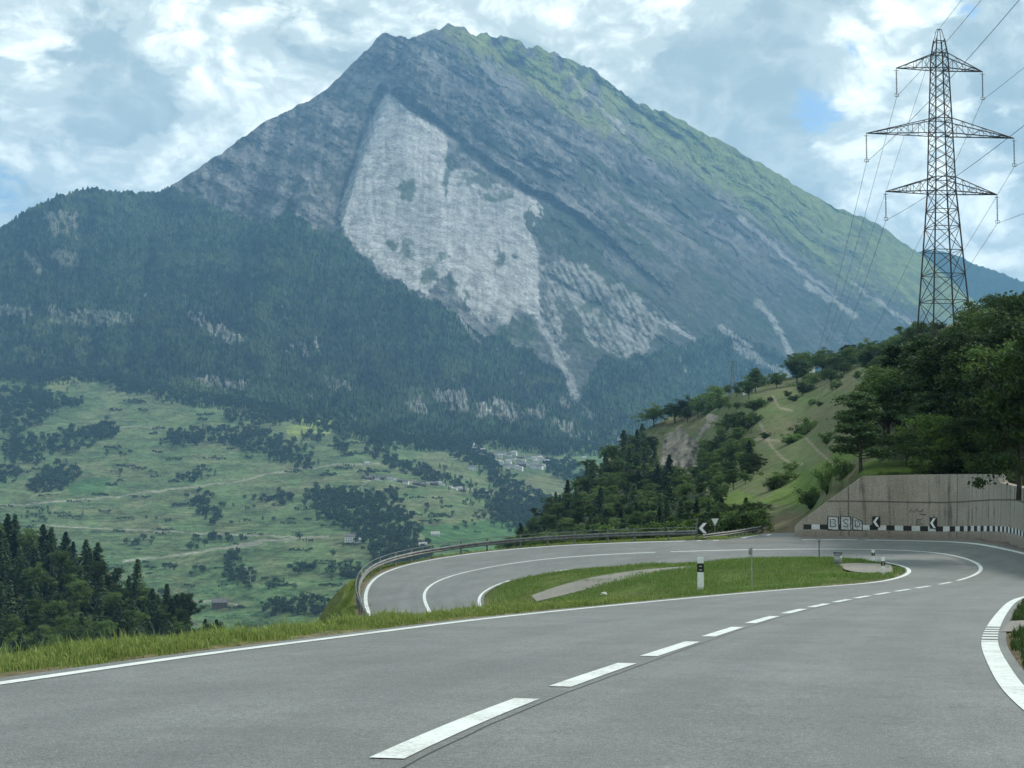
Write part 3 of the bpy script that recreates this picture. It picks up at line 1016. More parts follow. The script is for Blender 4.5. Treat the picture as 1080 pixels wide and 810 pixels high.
# rocky openings in the forest
for (ex, ey, ra, rb, rot, a) in [(66, 236, 20, 13, .2, .45), (224, 346, 34, 9, .42, .8), (95, 334, 48, 9, .05, .4), (228, 404, 36, 5, .05, .7), (37, 275, 12, 6, .6, .35), (70, 272, 12, 7, .5, .3), (318, 365, 12, 3, .9, .5), (305, 372, 6, 2, 0, .8), (488, 424, 34, 10, .35, .5),
                                 (530, 432, 24, 12, .5, .6), (440, 428, 16, 8, .2, .45), (570, 436, 16, 5, .4, .5), (600, 452, 16, 5, .4, .5), (665, 465, 20, 6, .2, .4), (690, 462, 8, 6, 0, .5), (610, 432, 20, 4, .6, .4), (360, 405, 20, 5, .3, .4), (15, 330, 18, 8, 0, .4)]:
    dx, dy = wx - ex, wy - ey
    q = ((dx * math.cos(rot) + dy * math.sin(rot)) / ra) ** 2 + ((-dx * math.sin(rot) + dy * math.cos(rot)) / rb) ** 2
    lay((q < 1) * smooth(-.35, .15, stk_v + .5 * fine), (.31, .30, .27), a)
# fields
fl = smooth(4, -3, field_line(px) - py + 9 * fbm(px / 20, py / 12, 92))
fl = np.maximum(fl, 0)
f1, f2 = fbm(px / 46 + py / 30, py / 13, 93, 3), fbm(px / 24, py / 7, 94, 3)
fa, fb, fc = np.array([.062, .105, .038]), np.array([.115, .13, .062]), np.array([.075, .125, .048])
fcol = fa + (fb - fa) * np.clip(.55 + .8 * f1, 0, 1)[..., None]
fcol = fcol + (fc - fcol) * smooth(.1, .35, f2)[..., None] * .8
low = smooth(560, 620, py) * smooth(-.3, .2, f2 + .3)
fcol = fcol * (1 - low[..., None] * .6) + np.array([.058, .125, .045]) * low[..., None] * .6
tw = py + 5 * fbm(px / 60, py / 30, 95) + px * .03
ter = np.abs(((tw / (3.2 + 5 * smooth(420, 650, py))) % 1) - .5) * 2
tl = smooth(.5, .08, ter) * smooth(-.15, .25, fbm(px / 30, py / 6, 96, 4))
fcol = fcol * (1 - .46 * tl[..., None])
spot = smooth(.32, .5, fbm(px / 5, py / 3.2, 97, 4))
fcol = fcol * (1 - .22 * spot[..., None]) * 1.22
fcol = fcol * .72 + np.array([.125, .150, .085]) * .28
c = c * (1 - fl[..., None]) + fcol * fl[..., None]


def patch(poly, rgb, a=.9):
    lay(inpoly(px + 2 * fine, py + fine, poly) * 1.0, rgb, a)


patch([(300, 452), (318, 444), (352, 446), (356, 452), (340, 460), (308, 462)], (.20, .24, .075))  # sunlit spot on the fields, sunlight painted into the cover colour
patch([(72, 512), (90, 504), (116, 504), (112, 518), (74, 524)], (.062, .125, .048))
patch([(440, 556), (520, 548), (560, 556), (530, 580), (460, 582)], (.062, .13, .048))
patch([(600, 472), (630, 468), (668, 474), (664, 492), (610, 492)], (.10, .15, .065))
patch([(180, 395), (230, 405), (250, 428), (170, 420)], (.085, .115, .045), .6)
patch([(550, 505), (590, 498), (600, 512), (560, 520), (540, 516)], (.135, .14, .07), .7)
patch([(50, 402), (75, 398), (72, 412), (48, 414)], (.17, .19, .07), .7)
TRACKS = [([(-20, 535), (50, 530), (120, 524), (200, 514), (250, 508), (290, 498), (330, 494), (352, 490), (400, 489)], 1.5), ([(40, 554), (110, 558), (160, 560), (200, 562), (260, 564), (310, 566)], 1.3),
          ([(130, 592), (170, 588), (200, 584), (240, 577), (270, 571), (310, 568), (346, 566)], 2.0), ([(245, 578), (258, 574), (275, 572)], 3.5), ([(100, 449), (130, 450), (170, 452)], 1.1),
          ([(368, 526), (384, 510), (392, 505)], 1.0), ([(384, 505), (440, 508), (500, 516), (545, 522)], 1.1), ([(200, 634), (228, 634), (250, 637)], 2.0)]
for line, w in TRACKS:
    lay(smooth(w * .8, w * .3, segdist(px, py + .8 * fbm(px / 14, py * 0, 98), line)), (.27, .26, .21), .78)
c = np.clip(c, .008, .6)

G = np.concatenate([pts, np.stack(back_rows(pts[-1], [(40, 6), (160, 70), (500, 300), (1200, 900), (2000, 1500)]))], 0)
# canopy roughness on forested ground
can = (forest & (py < field_line(px) + 4) & ~slab)
G[:NV, :, 2] += np.where(can, 15 * (RNG.random(px.shape) - .5), 0)
cc = np.concatenate([c, np.repeat(c[-1:], 5, 0)], 0)
# carry the near edge down to the valley floor
first = G[:1]
d_ = first[..., :2] / np.linalg.norm(first[..., :2], axis=-1, keepdims=True)
low1 = np.concatenate([first[..., :2] - d_ * 250, first[..., 2:] - 60], -1)
low2 = np.concatenate([first[..., :2] - d_ * 650, first[..., 2:] - 130], -1)
G = np.concatenate([low2, low1, G], 0)
cc = np.concatenate([cc[:1], cc[:1], cc], 0)
G[..., 2] = np.maximum(G[..., 2], -395)
struct('mountain_terrain', mesh_np('mountain_terrain', G.reshape(-1, 3), gridfaces(*G.shape[:2])[:, ::-1], [mat_cover('mountain_cover', .022, .55, .5, 16)], False, col=cc.reshape(-1, 3)))


def on_mtn(a, b):
    Yq = np.exp(TM(np.asarray(a) / 100., np.asarray(b) / 100.))
    return P(a, b, Yq)


# second ridge beyond the saddle on the right
SE = np.array([(880, 320), (930, 285), (960, 268), (976, 264), (995, 265), (1010, 270), (1030, 280), (1050, 286), (1065, 292), (1080, 298), (1120, 318), (1300, 380)], float)
cols = np.r_[np.arange(880, 1110, 1.5), np.arange(1110, 1300, 15)]
vv = np.linspace(0, 1, 60)
sk = np.interp(cols, SE[:, 0], SE[:, 1]) - 1.6 * np.maximum(0, fbm(cols / 2.5, cols * 0, 62))
py = 470 + (sk - 470)[None] * vv[:, None]
px = np.broadcast_to(cols, py.shape)
Y = 8300 + (470 - py) * 4.0 + 70 * (ridged(px / 30 + py / 60, py / 60, 63) - .6)
pts = P(px, py, Y)
G = np.concatenate([pts, np.stack(back_rows(pts[-1], [(60, 10), (300, 200), (900, 800)]))], 0)
c = np.broadcast_to(FOREST * 1.3, G.shape) * (1 + .5 * RNG.random(G.shape[:2]))[..., None]
struct('far_hills', mesh_np('far_hills', G.reshape(-1, 3), gridfaces(*G.shape[:2])[:, ::-1], [mat_cover('far_cover', .03, .35)], True, col=c.reshape(-1, 3)))

# valley floor sheet under everything
V = np.array([(-9500, -900, -400), (9500, -900, -400), (9500, 12500, -400), (-9500, 12500, -400)], float)
struct('valley_floor', mesh_np('valley_floor', V, np.array([[0, 1, 2, 3]]), [mat_flat('valley_grass', (.07, .10, .045), .95, 0, .3, .01)]))

# ------------------------------------------------------------------ TREES
def leaf_quads(cent, size, rng, flat=0.0, aspect=1.6):
    n = len(cent)
    a = rng.normal(size=(n, 3))
    a[:, 2] *= (1 - flat)
    a /= np.linalg.norm(a, axis=1, keepdims=True)
    b = rng.normal(size=(n, 3))
    b[:, 2] *= (1 - flat)
    b -= a * (a * b).sum(1, keepdims=True)
    b /= np.linalg.norm(b, axis=1, keepdims=True)
    s = (size * rng.uniform(.6, 1.3, n))[:, None]
    a, b = a * s * aspect * .5, b * s * .5
    V = np.stack([cent - a, cent + b * .9 - a * .1, cent + a, cent - b * .9 - a * .1], 1).reshape(-1, 3)
    return V, np.arange(n * 4).reshape(n, 4)


def make_trunk(H, r, top, limbs, rng, name):
    mb = MB()
    k = 7
    zz = np.linspace(-.03, top, k)
    bend = np.cumsum(rng.normal(0, .008, (k, 2)), 0)
    bend[0] = 0
    pts = np.c_[bend, zz] * H
    mb.tube(pts, r * H * np.linspace(1.15, .25, k), 7)
    for tip, base in limbs:
        b = pts[0] + (pts[-1] - pts[0]) * 0
        z = base
        i = np.interp(z, zz, np.arange(k))
        j = int(min(i, k - 2))
        b = pts[j] + (pts[j + 1] - pts[j]) * (i - j)
        t = np.asarray(tip) * H
        m = (b + t) / 2 + np.array([0, 0, .02 * H])
        mb.tube([b, m, t], [r * H * .42, r * H * .28, r * H * .1], 5)
    return mb.mesh(name, M['bark'], True)


def broadleaf(seed, mat, wid=.36, zlo=.18, n_cl=76, per=190, leaf=.0185, squash=1.0):
    rng = np.random.default_rng(seed)
    lobes = [(rng.normal(0, .13, 2) * wid / .36, rng.uniform(zlo + .18, .80), rng.uniform(.14, .23) * wid / .36) for _ in range(9)]
    lobes.append((np.zeros(2), .74, .2 * wid / .36))
    cl = []
    while len(cl) < n_cl:
        (o, z, r) = lobes[rng.integers(len(lobes))]
        d = rng.normal(size=3)
        d /= np.linalg.norm(d)
        p = np.array([o[0], o[1], z]) + d * r * rng.uniform(.65, 1.12) * np.array([1.15, 1.15, .95])
        if zlo < p[2] < 1.0:
            cl.append(p)
    cl = np.array(cl)
    cl[:, 2] = cl[:, 2] / cl[:, 2].max() * .94
    cen = []
    for p in cl:
        r = rng.uniform(.04, .085) * squash
        q = rng.normal(size=(per, 3)) * np.array([1.1, 1.1, .6]) * r * .62
        cen.append(p + q)
    cen = np.vstack(cen)
    V, f = leaf_quads(cen, leaf, rng, .35)
    V[:, 2] = np.clip(V[:, 2], .01, 1.02)
    crown = mesh_np('broad_crown', V, f, [mat])
    limbs = [(cl[i], rng.uniform(.12, .5)) for i in rng.choice(len(cl), 14, False) if cl[i][2] > .3]
    trunk = make_trunk(1.0, .02, .8, limbs, rng, 'broad_trunk')
    return trunk, crown


def pine(seed, n_br=44, zlo=.22):
    """open, layered crown of an old mountain pine"""
    rng = np.random.default_rng(seed)
    cen, limbs = [], []
    for i in range(n_br):
        t = (i + rng.random()) / n_br
        z = zlo + (.97 - zlo) * t
        L = (.27 * (1 - t) ** .75 + .05) * rng.uniform(.6, 1.25)
        a = rng.uniform(0, 2 * math.pi)
        tip = np.array([math.cos(a) * L, math.sin(a) * L, z + L * rng.uniform(-.05, .22)])
        limbs.append((tip, max(.05, z - .05)))
        for k in np.linspace(.35, 1.0, 4):
            p = np.array([0, 0, z]) * (1 - k) + tip * k
            q = rng.normal(size=(95, 3)) * np.array([.035, .035, .014])
            cen.append(p + q)
    cen = np.vstack(cen)
    V, f = leaf_quads(cen, .017, rng, .3, 2.2)
    return make_trunk(1.0, .017, .95, limbs[:30], rng, 'pine_trunk'), mesh_np('pine_crown', V, f, [M['pine']])


def spruce(seed, wid=.17, n_w=26, per=7):
    rng = np.random.default_rng(seed)
    V, F, n = [], [], 0
    cen = []
    for i in range(n_w):
        t = i / (n_w - 1)
        z = .07 + .91 * t
        L = (wid * (1 - t) ** .85 + .008) * rng.uniform(.85, 1.15)
        for j in range(per):
            a = rng.uniform(0, 2 * math.pi)
            l = L * rng.uniform(.7, 1.2)
            for k in np.linspace(.2, 1.0, 5):
                p = np.array([math.cos(a) * l * k, math.sin(a) * l * k, z - l * k * .38])
                cen.append(p + rng.normal(size=(3, 3)) * np.array([.012, .012, .012]))
    cen = np.vstack(cen)
    V, f = leaf_quads(cen, .032, rng, .45, 1.7)
    mb = MB().tube([(0, 0, -.05), (0, 0, .5), (0, 0, .97)], [.013, .008, .002], 6)
    return mb.mesh('spruce_trunk', M['bark'], True), mesh_np('spruce_crown', V, f, [M['spruce']])


def shrub(seed, mat):
    rng = np.random.default_rng(seed)
    cl = rng.normal(size=(34, 3)) * np.array([.34, .34, .24]) + np.array([0, 0, .45])
    cl[:, 2] = np.clip(cl[:, 2], .08, .92)
    cen = np.vstack([p + rng.normal(size=(90, 3)) * np.array([.10, .10, .065]) for p in cl])
    V, f = leaf_quads(cen, .055, rng, .3)
    V[:, 2] = np.maximum(V[:, 2], -.02)
    mb = MB()
    for p in cl[:9]:
        mb.tube([(p[0] * .1, p[1] * .1, -.05), (p[0] * .5, p[1] * .5, p[2] * .5), p], [.03, .02, .008], 5)
    return mb.mesh('shrub_stems', M['bark'], True), mesh_np('shrub_crown', V, f, [mat])


def far_tree(seed, conif=False):
    rng = np.random.default_rng(seed)
    if conif:
        cen = []
        for t in np.linspace(0, 1, 14):
            r = .17 * (1 - t) + .01
            a = rng.uniform(0, 6.28, 9)
            cen.append(np.c_[np.cos(a) * r, np.sin(a) * r, np.full(9, .1 + .88 * t) - .03] + rng.normal(size=(9, 3)) * .015)
    else:
        cen = []
        for _ in range(16):
            d = rng.normal(size=3)
            d /= np.linalg.norm(d)
            p = d * np.array([.30, .30, .30]) * rng.uniform(.5, 1) + np.array([0, 0, .58])
            cen.append(p + rng.normal(size=(13, 3)) * .075)
    V, f = leaf_quads(np.vstack(cen), .105 if not conif else .09, rng, .3, 1.4)
    V[:, 2] = np.maximum(V[:, 2], 0)
    mb = MB().tube([(0, 0, -.08), (0, 0, .3), (0, 0, .75)], [.03, .022, .006], 5)
    return mb.mesh('far_trunk', M['bark']), mesh_np('far_crown', V, f, [M['far_leaf']])


PROTO = {
    'broadleaf_tree': [broadleaf(s, M['broad'], w) for s, w in ((1, .36), (2, .42), (3, .32))],
    'bright_tree': [broadleaf(s, M['broad2'], w, .08) for s, w in ((5, .40), (6, .46))],
    'pine_tree': [pine(s) for s in (11, 12, 13)],
    'spruce_tree': [spruce(s, w) for s, w in ((21, .26), (22, .32), (23, .23), (24, .35))],
    'shrub': [shrub(s, m) for s, m in ((31, M['broad']), (32, M['broad2']), (33, M['broad']))],
    'field_tree': [far_tree(s) for s in (41, 42, 43)],
    'field_conifer': [far_tree(s, True) for s in (44, 45)],
}
NAMES = {'bright_tree': 'broadleaf_tree'}


def plant(kind, loc, H, label, group=None, wide_=1.0, var=None, cat=None):
    pr = PROTO[kind]
    tr, cr = pr[random.randrange(len(pr)) if var is None else var % len(pr)]
    nm = NAMES.get(kind, kind)
    t = thing(nm, label, cat or ('shrub' if kind == 'shrub' else 'tree'), loc, random.uniform(0, 6.28), group)
    s = (H * wide_, H * wide_, H)
    t.scale = s
    link('trunk' if kind != 'shrub' else 'stems', tr, t)
    link('crown', cr, t)
    return t


def hill_tree(kind, px, pbase, ptop, label, group=None, wide_=1.0, var=None, dY=0.0, Y=None):
    y_ = float(YB(px, pbase)) + dY if Y is None else Y
    a = P(px, pbase, y_)
    H = (pbase - ptop) / FPX * y_
    return plant(kind, a - np.array([0, 0, .15]), H, label, group, wide_, var)


# --- trees one can tell apart above the retaining wall
hill_tree('pine_tree', 908, 497, 411, 'dark layered pine standing alone at the left end above the concrete wall', None, 1.25, 0)
hill_tree('pine_tree', 948, 462, 362, 'tall open pine just left of the pylon legs, sky-lit gaps in its crown', None, 1.05, 1)
hill_tree('pine_tree', 972, 458, 350, 'tall dark pine in front of the left pylon leg', None, .95, 2)
hill_tree('pine_tree', 1000, 462, 352, 'tall pine between the two pylon legs', None, .95, 0)
hill_tree('broadleaf_tree', 1030, 452, 326, 'high leafy tree right of the pylon foot', None, 1.0, 0)
hill_tree('broadleaf_tree', 1062, 448, 306, 'highest leafy tree on the wooded slope at the right skyline', None, 1.0, 1)
hill_tree('bright_tree', 992, 496, 434, 'bright green bushy tree in the middle above the concrete wall', None, 1.25, 0)
hill_tree('broadleaf_tree', 955, 492, 452, 'small dark leafy tree between the lone pine and the bright bush', None, 1.3, 2)
hill_tree('broadleaf_tree', 1028, 494, 425, 'dark leafy tree right of the bright bush above the wall', None, 1.2, 0)
hill_tree('bright_tree', 1074, 520, 362, 'large green tree at the right frame edge hanging over the concrete wall', None, .80, 1, Y=86)
hill_tree('broadleaf_tree', 1108, 520, 340, 'tall leafy tree half out of frame at the right, beside the overhanging tree', None, .9, 2, Y=84)
hill_tree('shrub', 1042, 503, 470, 'low dark shrub drooping over the top of the concrete wall', None, 1.0, 0)
hill_tree('shrub', 888, 505, 478, 'dark shrub at the upper end of the slanting wall top', None, .8, 0)
hill_tree('shrub', 873, 519, 492, 'middle shrub beside the slanting wall top', None, .85, 2)
hill_tree('shrub', 857, 535, 510, 'lowest shrub beside the slanting left end of the wall', None, .85, 0)
g = 'bushes along the top of the wall'
for a, t_ in ((968, 476), (984, 470), (1004, 478), (1016, 470), (1032, 474), (1054, 470)):
    hill_tree('shrub', a, 499, t_, 'leafy bush in the row growing along the top of the concrete wall', g, 1.15)
g = 'trees packed on the wooded slope behind the wall'
for k in range(62):
    a = random.uniform(930, 1130)
    lo = np.interp(a, SB[:, 0], SB[:, 1])
    b = random.uniform(lo + 8, 480)
    sz = float(YB(a, b))
    H = random.uniform(6.5, 10.5)
    q = P(a, b, sz) - np.array([0, 0, .2])
    top_ = np.interp(a, [930, 960, 990, 1010, 1040, 1060, 1080, 1130], [374, 352, 350, 338, 316, 304, 300, 290]) + random.uniform(0, 14)
    H = max(2.5, min(H, (b - top_) / FPX * q[1]))
    kd = random.choices(['broadleaf_tree', 'pine_tree', 'bright_tree'], [6, 3, 1])[0]
    plant(kd, q, H, 'leafy tree in the dense dark stand behind the concrete wall', g, 1.15)
g = 'small trees along the crest of the spur'
for k in range(60):
    a = random.choice([random.uniform(780, 900), random.uniform(840, 985), random.uniform(890, 990)])
    lo = np.interp(a, SB[:, 0], SB[:, 1])
    b = lo + abs(random.gauss(0, 8)) + (2 if a < 840 else 0)
    q = P(a, b, float(YB(a, b)))
    H = random.uniform(14, 27) / FPX * q[1]
    plant(random.choice(['broadleaf_tree', 'broadleaf_tree', 'pine_tree']), q - np.array([0, 0, .3]), H, 'small dark tree on the crest of the green spur', g, 1.25)
g = 'small trees on the open spur'
for (a, b, h) in [(757, 418, 14), (769, 417, 12), (777, 418, 12), (800, 408, 16), (792, 409, 14), (748, 424, 12), (797, 432, 14), (803, 430, 12), (777, 432, 10), (768, 432, 9), (760, 430, 14), (745, 436, 22), (736, 440, 20), (725, 446, 18),
                  (812, 425, 8), (846, 418, 16), (850, 414, 14), (830, 420, 9), (838, 423, 8), (857, 427, 7), (865, 428, 6), (873, 468, 14), (852, 456, 16), (845, 460, 14), (838, 466, 12), (833, 468, 10), (790, 452, 20), (776, 452, 18), (768, 452, 16),
                  (836, 496, 12), (825, 512, 20), (818, 516, 14), (890, 395, 14), (905, 402, 12), (882, 410, 10), (858, 405, 14), (870, 402, 14), (915, 412, 12), (760, 462, 14), (808, 462, 8)]:
    q = P(a, b, float(YB(a, b)))
    plant(random.choice(['broadleaf_tree', 'shrub', 'shrub']), q - np.array([0, 0, .2]), h / FPX * q[1], 'small dark tree or bush dotted over the open green spur', g, 1.15, cat='tree')
for (a, b, t_, lab) in [(690, 450, 424, 'leafy tree left of the pale cliff on the skyline of the spur'), (712, 446, 420, 'rounded tree on the spur skyline above the pale cliff'), (727, 440, 416, 'rounded dark tree at the right end of the clump above the pale cliff')]:
    hill_tree('broadleaf_tree', a, b, t_, lab, None, 1.4, 1)
# --- mid forest
midpoly = [(530, 592), (560, 556), (600, 526), (640, 488), (688, 470), (694, 506), (735, 504), (745, 478), (790, 470), (800, 500), (775, 520), (748, 540), (770, 556), (800, 548), (800, 562), (735, 578), (600, 596)]
g = 'trees of the forest below the pale cliff'
pts_, tries = [], 0
while len(pts_) < 235 and tries < 9000:
    tries += 1
    a, b = random.uniform(525, 805), random.uniform(468, 596)
    if inpoly(np.array([a]), np.array([b]), midpoly)[0] and all((a - p[0]) ** 2 + ((b - p[1]) * 1.6) ** 2 > 44 for p in pts_) and b > np.interp(a, SB[:, 0], SB[:, 1]) + 1:
        pts_.append((a, b))
for a, b in pts_:
    q = P(a, b, float(YB(a, b)))
    con = random.random() < (.30 if a < 720 else .12)
    h = random.uniform(20, 34) if con else random.uniform(15, 25)
    H = h / FPX * max(q[1], 260)
    if q[1] < 260:
        H *= .8
    plant('spruce_tree' if con else 'broadleaf_tree', q - np.array([0, 0, .2]), H,
          'dark conifer in the forest below the pale cliff' if con else 'leafy tree in the forest below the pale cliff', g, 1.25 if con else 1.2)
g = 'bushes behind the guardrail'
for a in np.arange(560, 800, 9.5):
    b = np.interp(a, [560, 740, 800], [580, 566, 556]) + random.uniform(-2, 4)
    q = P(a, b, np.interp(a, [560, 700, 800], [150, 135, 135]))
    if random.random() < .75:
        plant('shrub', q - np.array([0, 0, .4]), random.uniform(1.2, 2.4), 'low bush growing just behind the roadside guardrail', g, 1.2)

hill_tree('shrub', 374, 653, 634, 'dark bush at the left end of the long guardrail', None, 1.0, 0, Y=84)
# --- left conifer spur
g = 'conifers of the dark forest at lower left'
pts_, tries = [], 0
while len(pts_) < 285 and tries < 20000:
    tries += 1
    a = random.uniform(-40, 268)
    lo = np.interp(a, SC[:, 0], SC[:, 1])
    b = lo + (random.random() ** 1.1) * (745 - lo)
    if all((a - p[0]) ** 2 + ((b - p[1]) * 1.5) ** 2 > 44 for p in pts_):
        pts_.append((a, b))
for a, b in pts_:
    q = P(a, b, float(YC(a, b)))
    h = random.uniform(26, 44) * (1.0 if a < 150 else .85)
    lf = random.random() < (.42 if b > 650 else .16)
    plant('broadleaf_tree' if lf else 'spruce_tree', q - np.array([0, 0, .5]), h / FPX * q[1], 'leafy tree in the dark forest at lower left' if lf else 'dark conifer in the dense forest at lower left', g, .9 if lf else 1.25)

# --- trees and copses of the far fields
g = 'single trees dotted over the far fields'
EL_ = [(130, 405, 10, 6), (175, 422, 10, 6), (210, 428, 8, 4), (345, 455, 6, 10), (160, 500, 5, 4), (122, 500, 9, 4), (86, 545, 5, 3), (160, 547, 8, 3), (178, 552, 5, 3), (156, 572, 6, 6), (205, 577, 12, 6), (140, 573, 10, 4), (262, 532, 8, 8), (42, 545, 16, 8),
       (300, 620, 20, 5), (350, 600, 6, 16), (370, 598, 15, 8), (215, 500, 12, 6), (125, 480, 15, 4), (170, 465, 8, 5), (395, 595, 6, 6), (318, 565, 6, 4), (178, 602, 6, 5), (205, 604, 14, 3), (170, 628, 8, 3), (390, 500, 12, 4), (345, 502, 6, 4), (250, 552, 8, 3), (285, 548, 10, 3),
       (430, 537, 5, 5), (445, 540, 5, 4), (449, 535, 4, 4), (465, 534, 4, 3), (490, 532, 10, 5), (500, 545, 10, 6), (478, 545, 4, 4), (480, 558, 4, 3), (495, 556, 8, 6), (452, 552, 4, 3), (460, 495, 6, 3), (474, 494, 5, 3), (430, 572, 12, 4), (505, 500, 5, 4), (330, 470, 6, 6), (20, 545, 8, 4), (12, 500, 8, 6), (240, 532, 10, 4)]
for (ex, ey, ra, rb) in EL_:
    for _ in range(max(2, int(ra * rb / 10))):
        r, t = math.sqrt(random.random()), random.uniform(0, 6.28)
        a, b = ex + ra * r * math.cos(t), ey + rb * r * math.sin(t)
        q = on_mtn(a, b)
        plant('field_tree' if random.random() < .8 else 'field_conifer', q - np.array([0, 0, .8]), random.uniform(5, 8.5) / FPX * q[1] * (1.15 if ey > 560 else .85), 'small round tree dotted on the far terraced fields', g, 1.15)
W_E = [(20, 430, 34, 22), (62, 424, 24, 9), (48, 470, 42, 8), (22, 482, 26, 9), (92, 460, 26, 8), (112, 455, 12, 9), (8, 502, 12, 9), (62, 503, 20, 12), (48, 513, 18, 9), (195, 465, 18, 7), (232, 460, 42, 8), (270, 466, 30, 9), (302, 478, 24, 10), (322, 490, 12, 6), (278, 442, 32, 7),
       (248, 440, 10, 6), (200, 506, 12, 4), (212, 528, 12, 10), (222, 546, 11, 9), (293, 527, 18, 6), (240, 568, 28, 3), (247, 600, 12, 15), (262, 612, 8, 9), (322, 640, 28, 9), (290, 642, 14, 8), (370, 606, 10, 6), (10, 455, 14, 6), (455, 470, 40, 6), (330, 462, 12, 5), (360, 470, 10, 8), (140, 412, 20, 5), (320, 600, 12, 6), (400, 640, 20, 14)]
W_P = [[(318, 525), (340, 517), (380, 522), (420, 520), (424, 545), (440, 560), (450, 578), (457, 592), (425, 598), (400, 596), (386, 576), (372, 560), (350, 550), (332, 540)],
       [(498, 472), (512, 478), (530, 500), (556, 520), (600, 532), (620, 540), (600, 566), (555, 568), (525, 552), (512, 538), (540, 532), (520, 512), (508, 494)],
       [(388, 470), (404, 478), (430, 490), (470, 505), (500, 512), (498, 517), (460, 510), (420, 496), (390, 484)], [(500, 516), (545, 532), (560, 545), (540, 548), (505, 530)], [(572, 485), (600, 488), (620, 500), (600, 508), (580, 500)],
       [(470, 470), (500, 470), (512, 486), (500, 496), (484, 482)]]
spots = []
for (ex, ey, ra, rb) in W_E:
    for _ in range(int(ra * rb / 3.2)):
        r, t = math.sqrt(random.random()), random.uniform(0, 6.28)
        spots.append((ex + ra * r * math.cos(t) * random.uniform(.8, 1.35), ey + rb * r * math.sin(t) * random.uniform(.8, 1.35)))
for poly in W_P:
    q = np.array(poly)
    area = .5 * abs(np.dot(q[:, 0], np.roll(q[:, 1], 1)) - np.dot(q[:, 1], np.roll(q[:, 0], 1)))
    k = 0
    while k < area / 6.5:
        a, b = random.uniform(q[:, 0].min(), q[:, 0].max()), random.uniform(q[:, 1].min(), q[:, 1].max())
        if inpoly(np.array([a]), np.array([b]), poly)[0]:
            spots.append((a + random.gauss(0, 4.5), b + random.gauss(0, 2.6)))
            k += 1
for _ in range(190):
    a0, b0 = random.uniform(-10, 560), random.uniform(412, 645)
    if b0 < field_line(a0) + 8 or (a0 > 430 and b0 < 500):
        continue
    L_ = random.uniform(5, 26)
    for a in np.arange(0, L_, random.uniform(1.6, 3.2)):
        spots.append((a0 + a, b0 + a * random.uniform(-.06, .03) + random.uniform(-.5, .5), .55))
# ragged forest edge above the fields
for a in np.arange(-10, 640, 1.6):
    for _ in range(2):
        spots.append((a + random.uniform(-2, 2), float(field_line(a)) + random.uniform(-9, 3)))


def mesh_arrays(me):
    v = np.empty(len(me.vertices) * 3, np.float32)
    me.vertices.foreach_get('co', v)
    fi = np.empty(len(me.loops), np.int32)
    me.loops.foreach_get('vertex_index', fi)
    return v.reshape(-1, 3), fi.reshape(-1, 4)


arr = [mesh_arrays(cr) for _, cr in PROTO['field_tree'] + PROTO['field_conifer']]
VV, FF, n = [], [], 0
base = on_mtn(np.array([s[0] for s in spots]), np.array([s[1] for s in spots]))
for q, sp_t in zip(base, spots):
    v, f = arr[random.choices(range(5), [3, 3, 3, 1, 1])[0]]
    H = random.uniform(5.5, 9) / FPX * q[1] * .95 * (sp_t[2] if len(sp_t) > 2 else 1)
    a = random.uniform(0, 6.28)
    w = v.copy()
    w = np.c_[v[:, 0] * math.cos(a) - v[:, 1] * math.sin(a), v[:, 0] * math.sin(a) + v[:, 1] * math.cos(a), v[:, 2]] * np.array([1.15, 1.15, 1.0]) * H + q - np.array([0, 0, 1.0])
    VV.append(w)
    FF.append(f + n)
    n += len(w)
link('distant_woods', mesh_np('distant_woods', np.vstack(VV), np.vstack(FF), [M['far_leaf']]), kind='stuff', label='copses and hedgerow woods across the far terraced fields', category='woods')

# ------------------------------------------------------------------ GRASS
M['blade2'] = mat_leaf('green_grass_blades', (.038, .085, .018), (.125, .185, .045), .25)


def blades(pts, h, w, rng, name, label, mat='blade'):
    n = len(pts)
    a = rng.uniform(0, 2 * math.pi, n)
    d = np.c_[np.cos(a), np.sin(a), np.zeros(n)]
    s = np.c_[-np.sin(a), np.cos(a), np.zeros(n)]
    hh = (h * rng.uniform(.5, 1.35, n))[:, None]
    ww = (w * rng.uniform(.6, 1.3, n))[:, None]
    lean = rng.uniform(.05, .75, n)[:, None]
    up_ = np.array([0, 0, 1.0])
    m = pts + up_ * hh * .6 + d * hh * lean * .35
    t = pts + up_ * hh * (1 - .25 * lean) + d * hh * lean
    V = np.stack([pts - s * ww, pts + s * ww, m + s * ww * .7, m - s * ww * .7, t], 1).reshape(-1, 3)
    i = np.arange(n)[:, None] * 5
    me = mesh_np(name, V, [np.hstack([i, i + 1, i + 2, i + 3]), np.hstack([i + 3, i + 2, i + 4])], [M[mat]])
    return link(name, me, kind='stuff', label=label, category='grass')


rng = np.random.default_rng(5)
ev, es = resample(EL[24:24 * 7 + 12], .1)
nn = normals2(ev)
k = 190000
i = (rng.random(k) ** 1.15 * (len(ev) - 1)).astype(int)
o_ = .12 + rng.random(k) ** .8 * 2.6
q = ev[i] + nn[i] * o_[:, None] + rng.normal(0, .04, (k, 2))
den = fbm(q[:, 0] * .7, q[:, 1] * .7, 101)
keep = (rng.random(k) < np.clip(.25 + o_ * 1.6, 0, 1) * np.clip(.75 + .9 * den, .15, 1)) & ~inpoly(q[:, 0], q[:, 1], ROADPOLY)
q, o_, den = q[keep], o_[keep], den[keep]
hh = np.clip(.04 + .13 * np.minimum(o_, 1.2) + .08 * den, .03, .27)
blades(np.c_[q, ground_z(q[:, 0], q[:, 1])], hh * (1 + .5 * (rng.random(len(q)) < .06)), .0035 + .00028 * q[:, 1], rng, 'verge_grass', 'tall uncut grass along the left roadside verge')
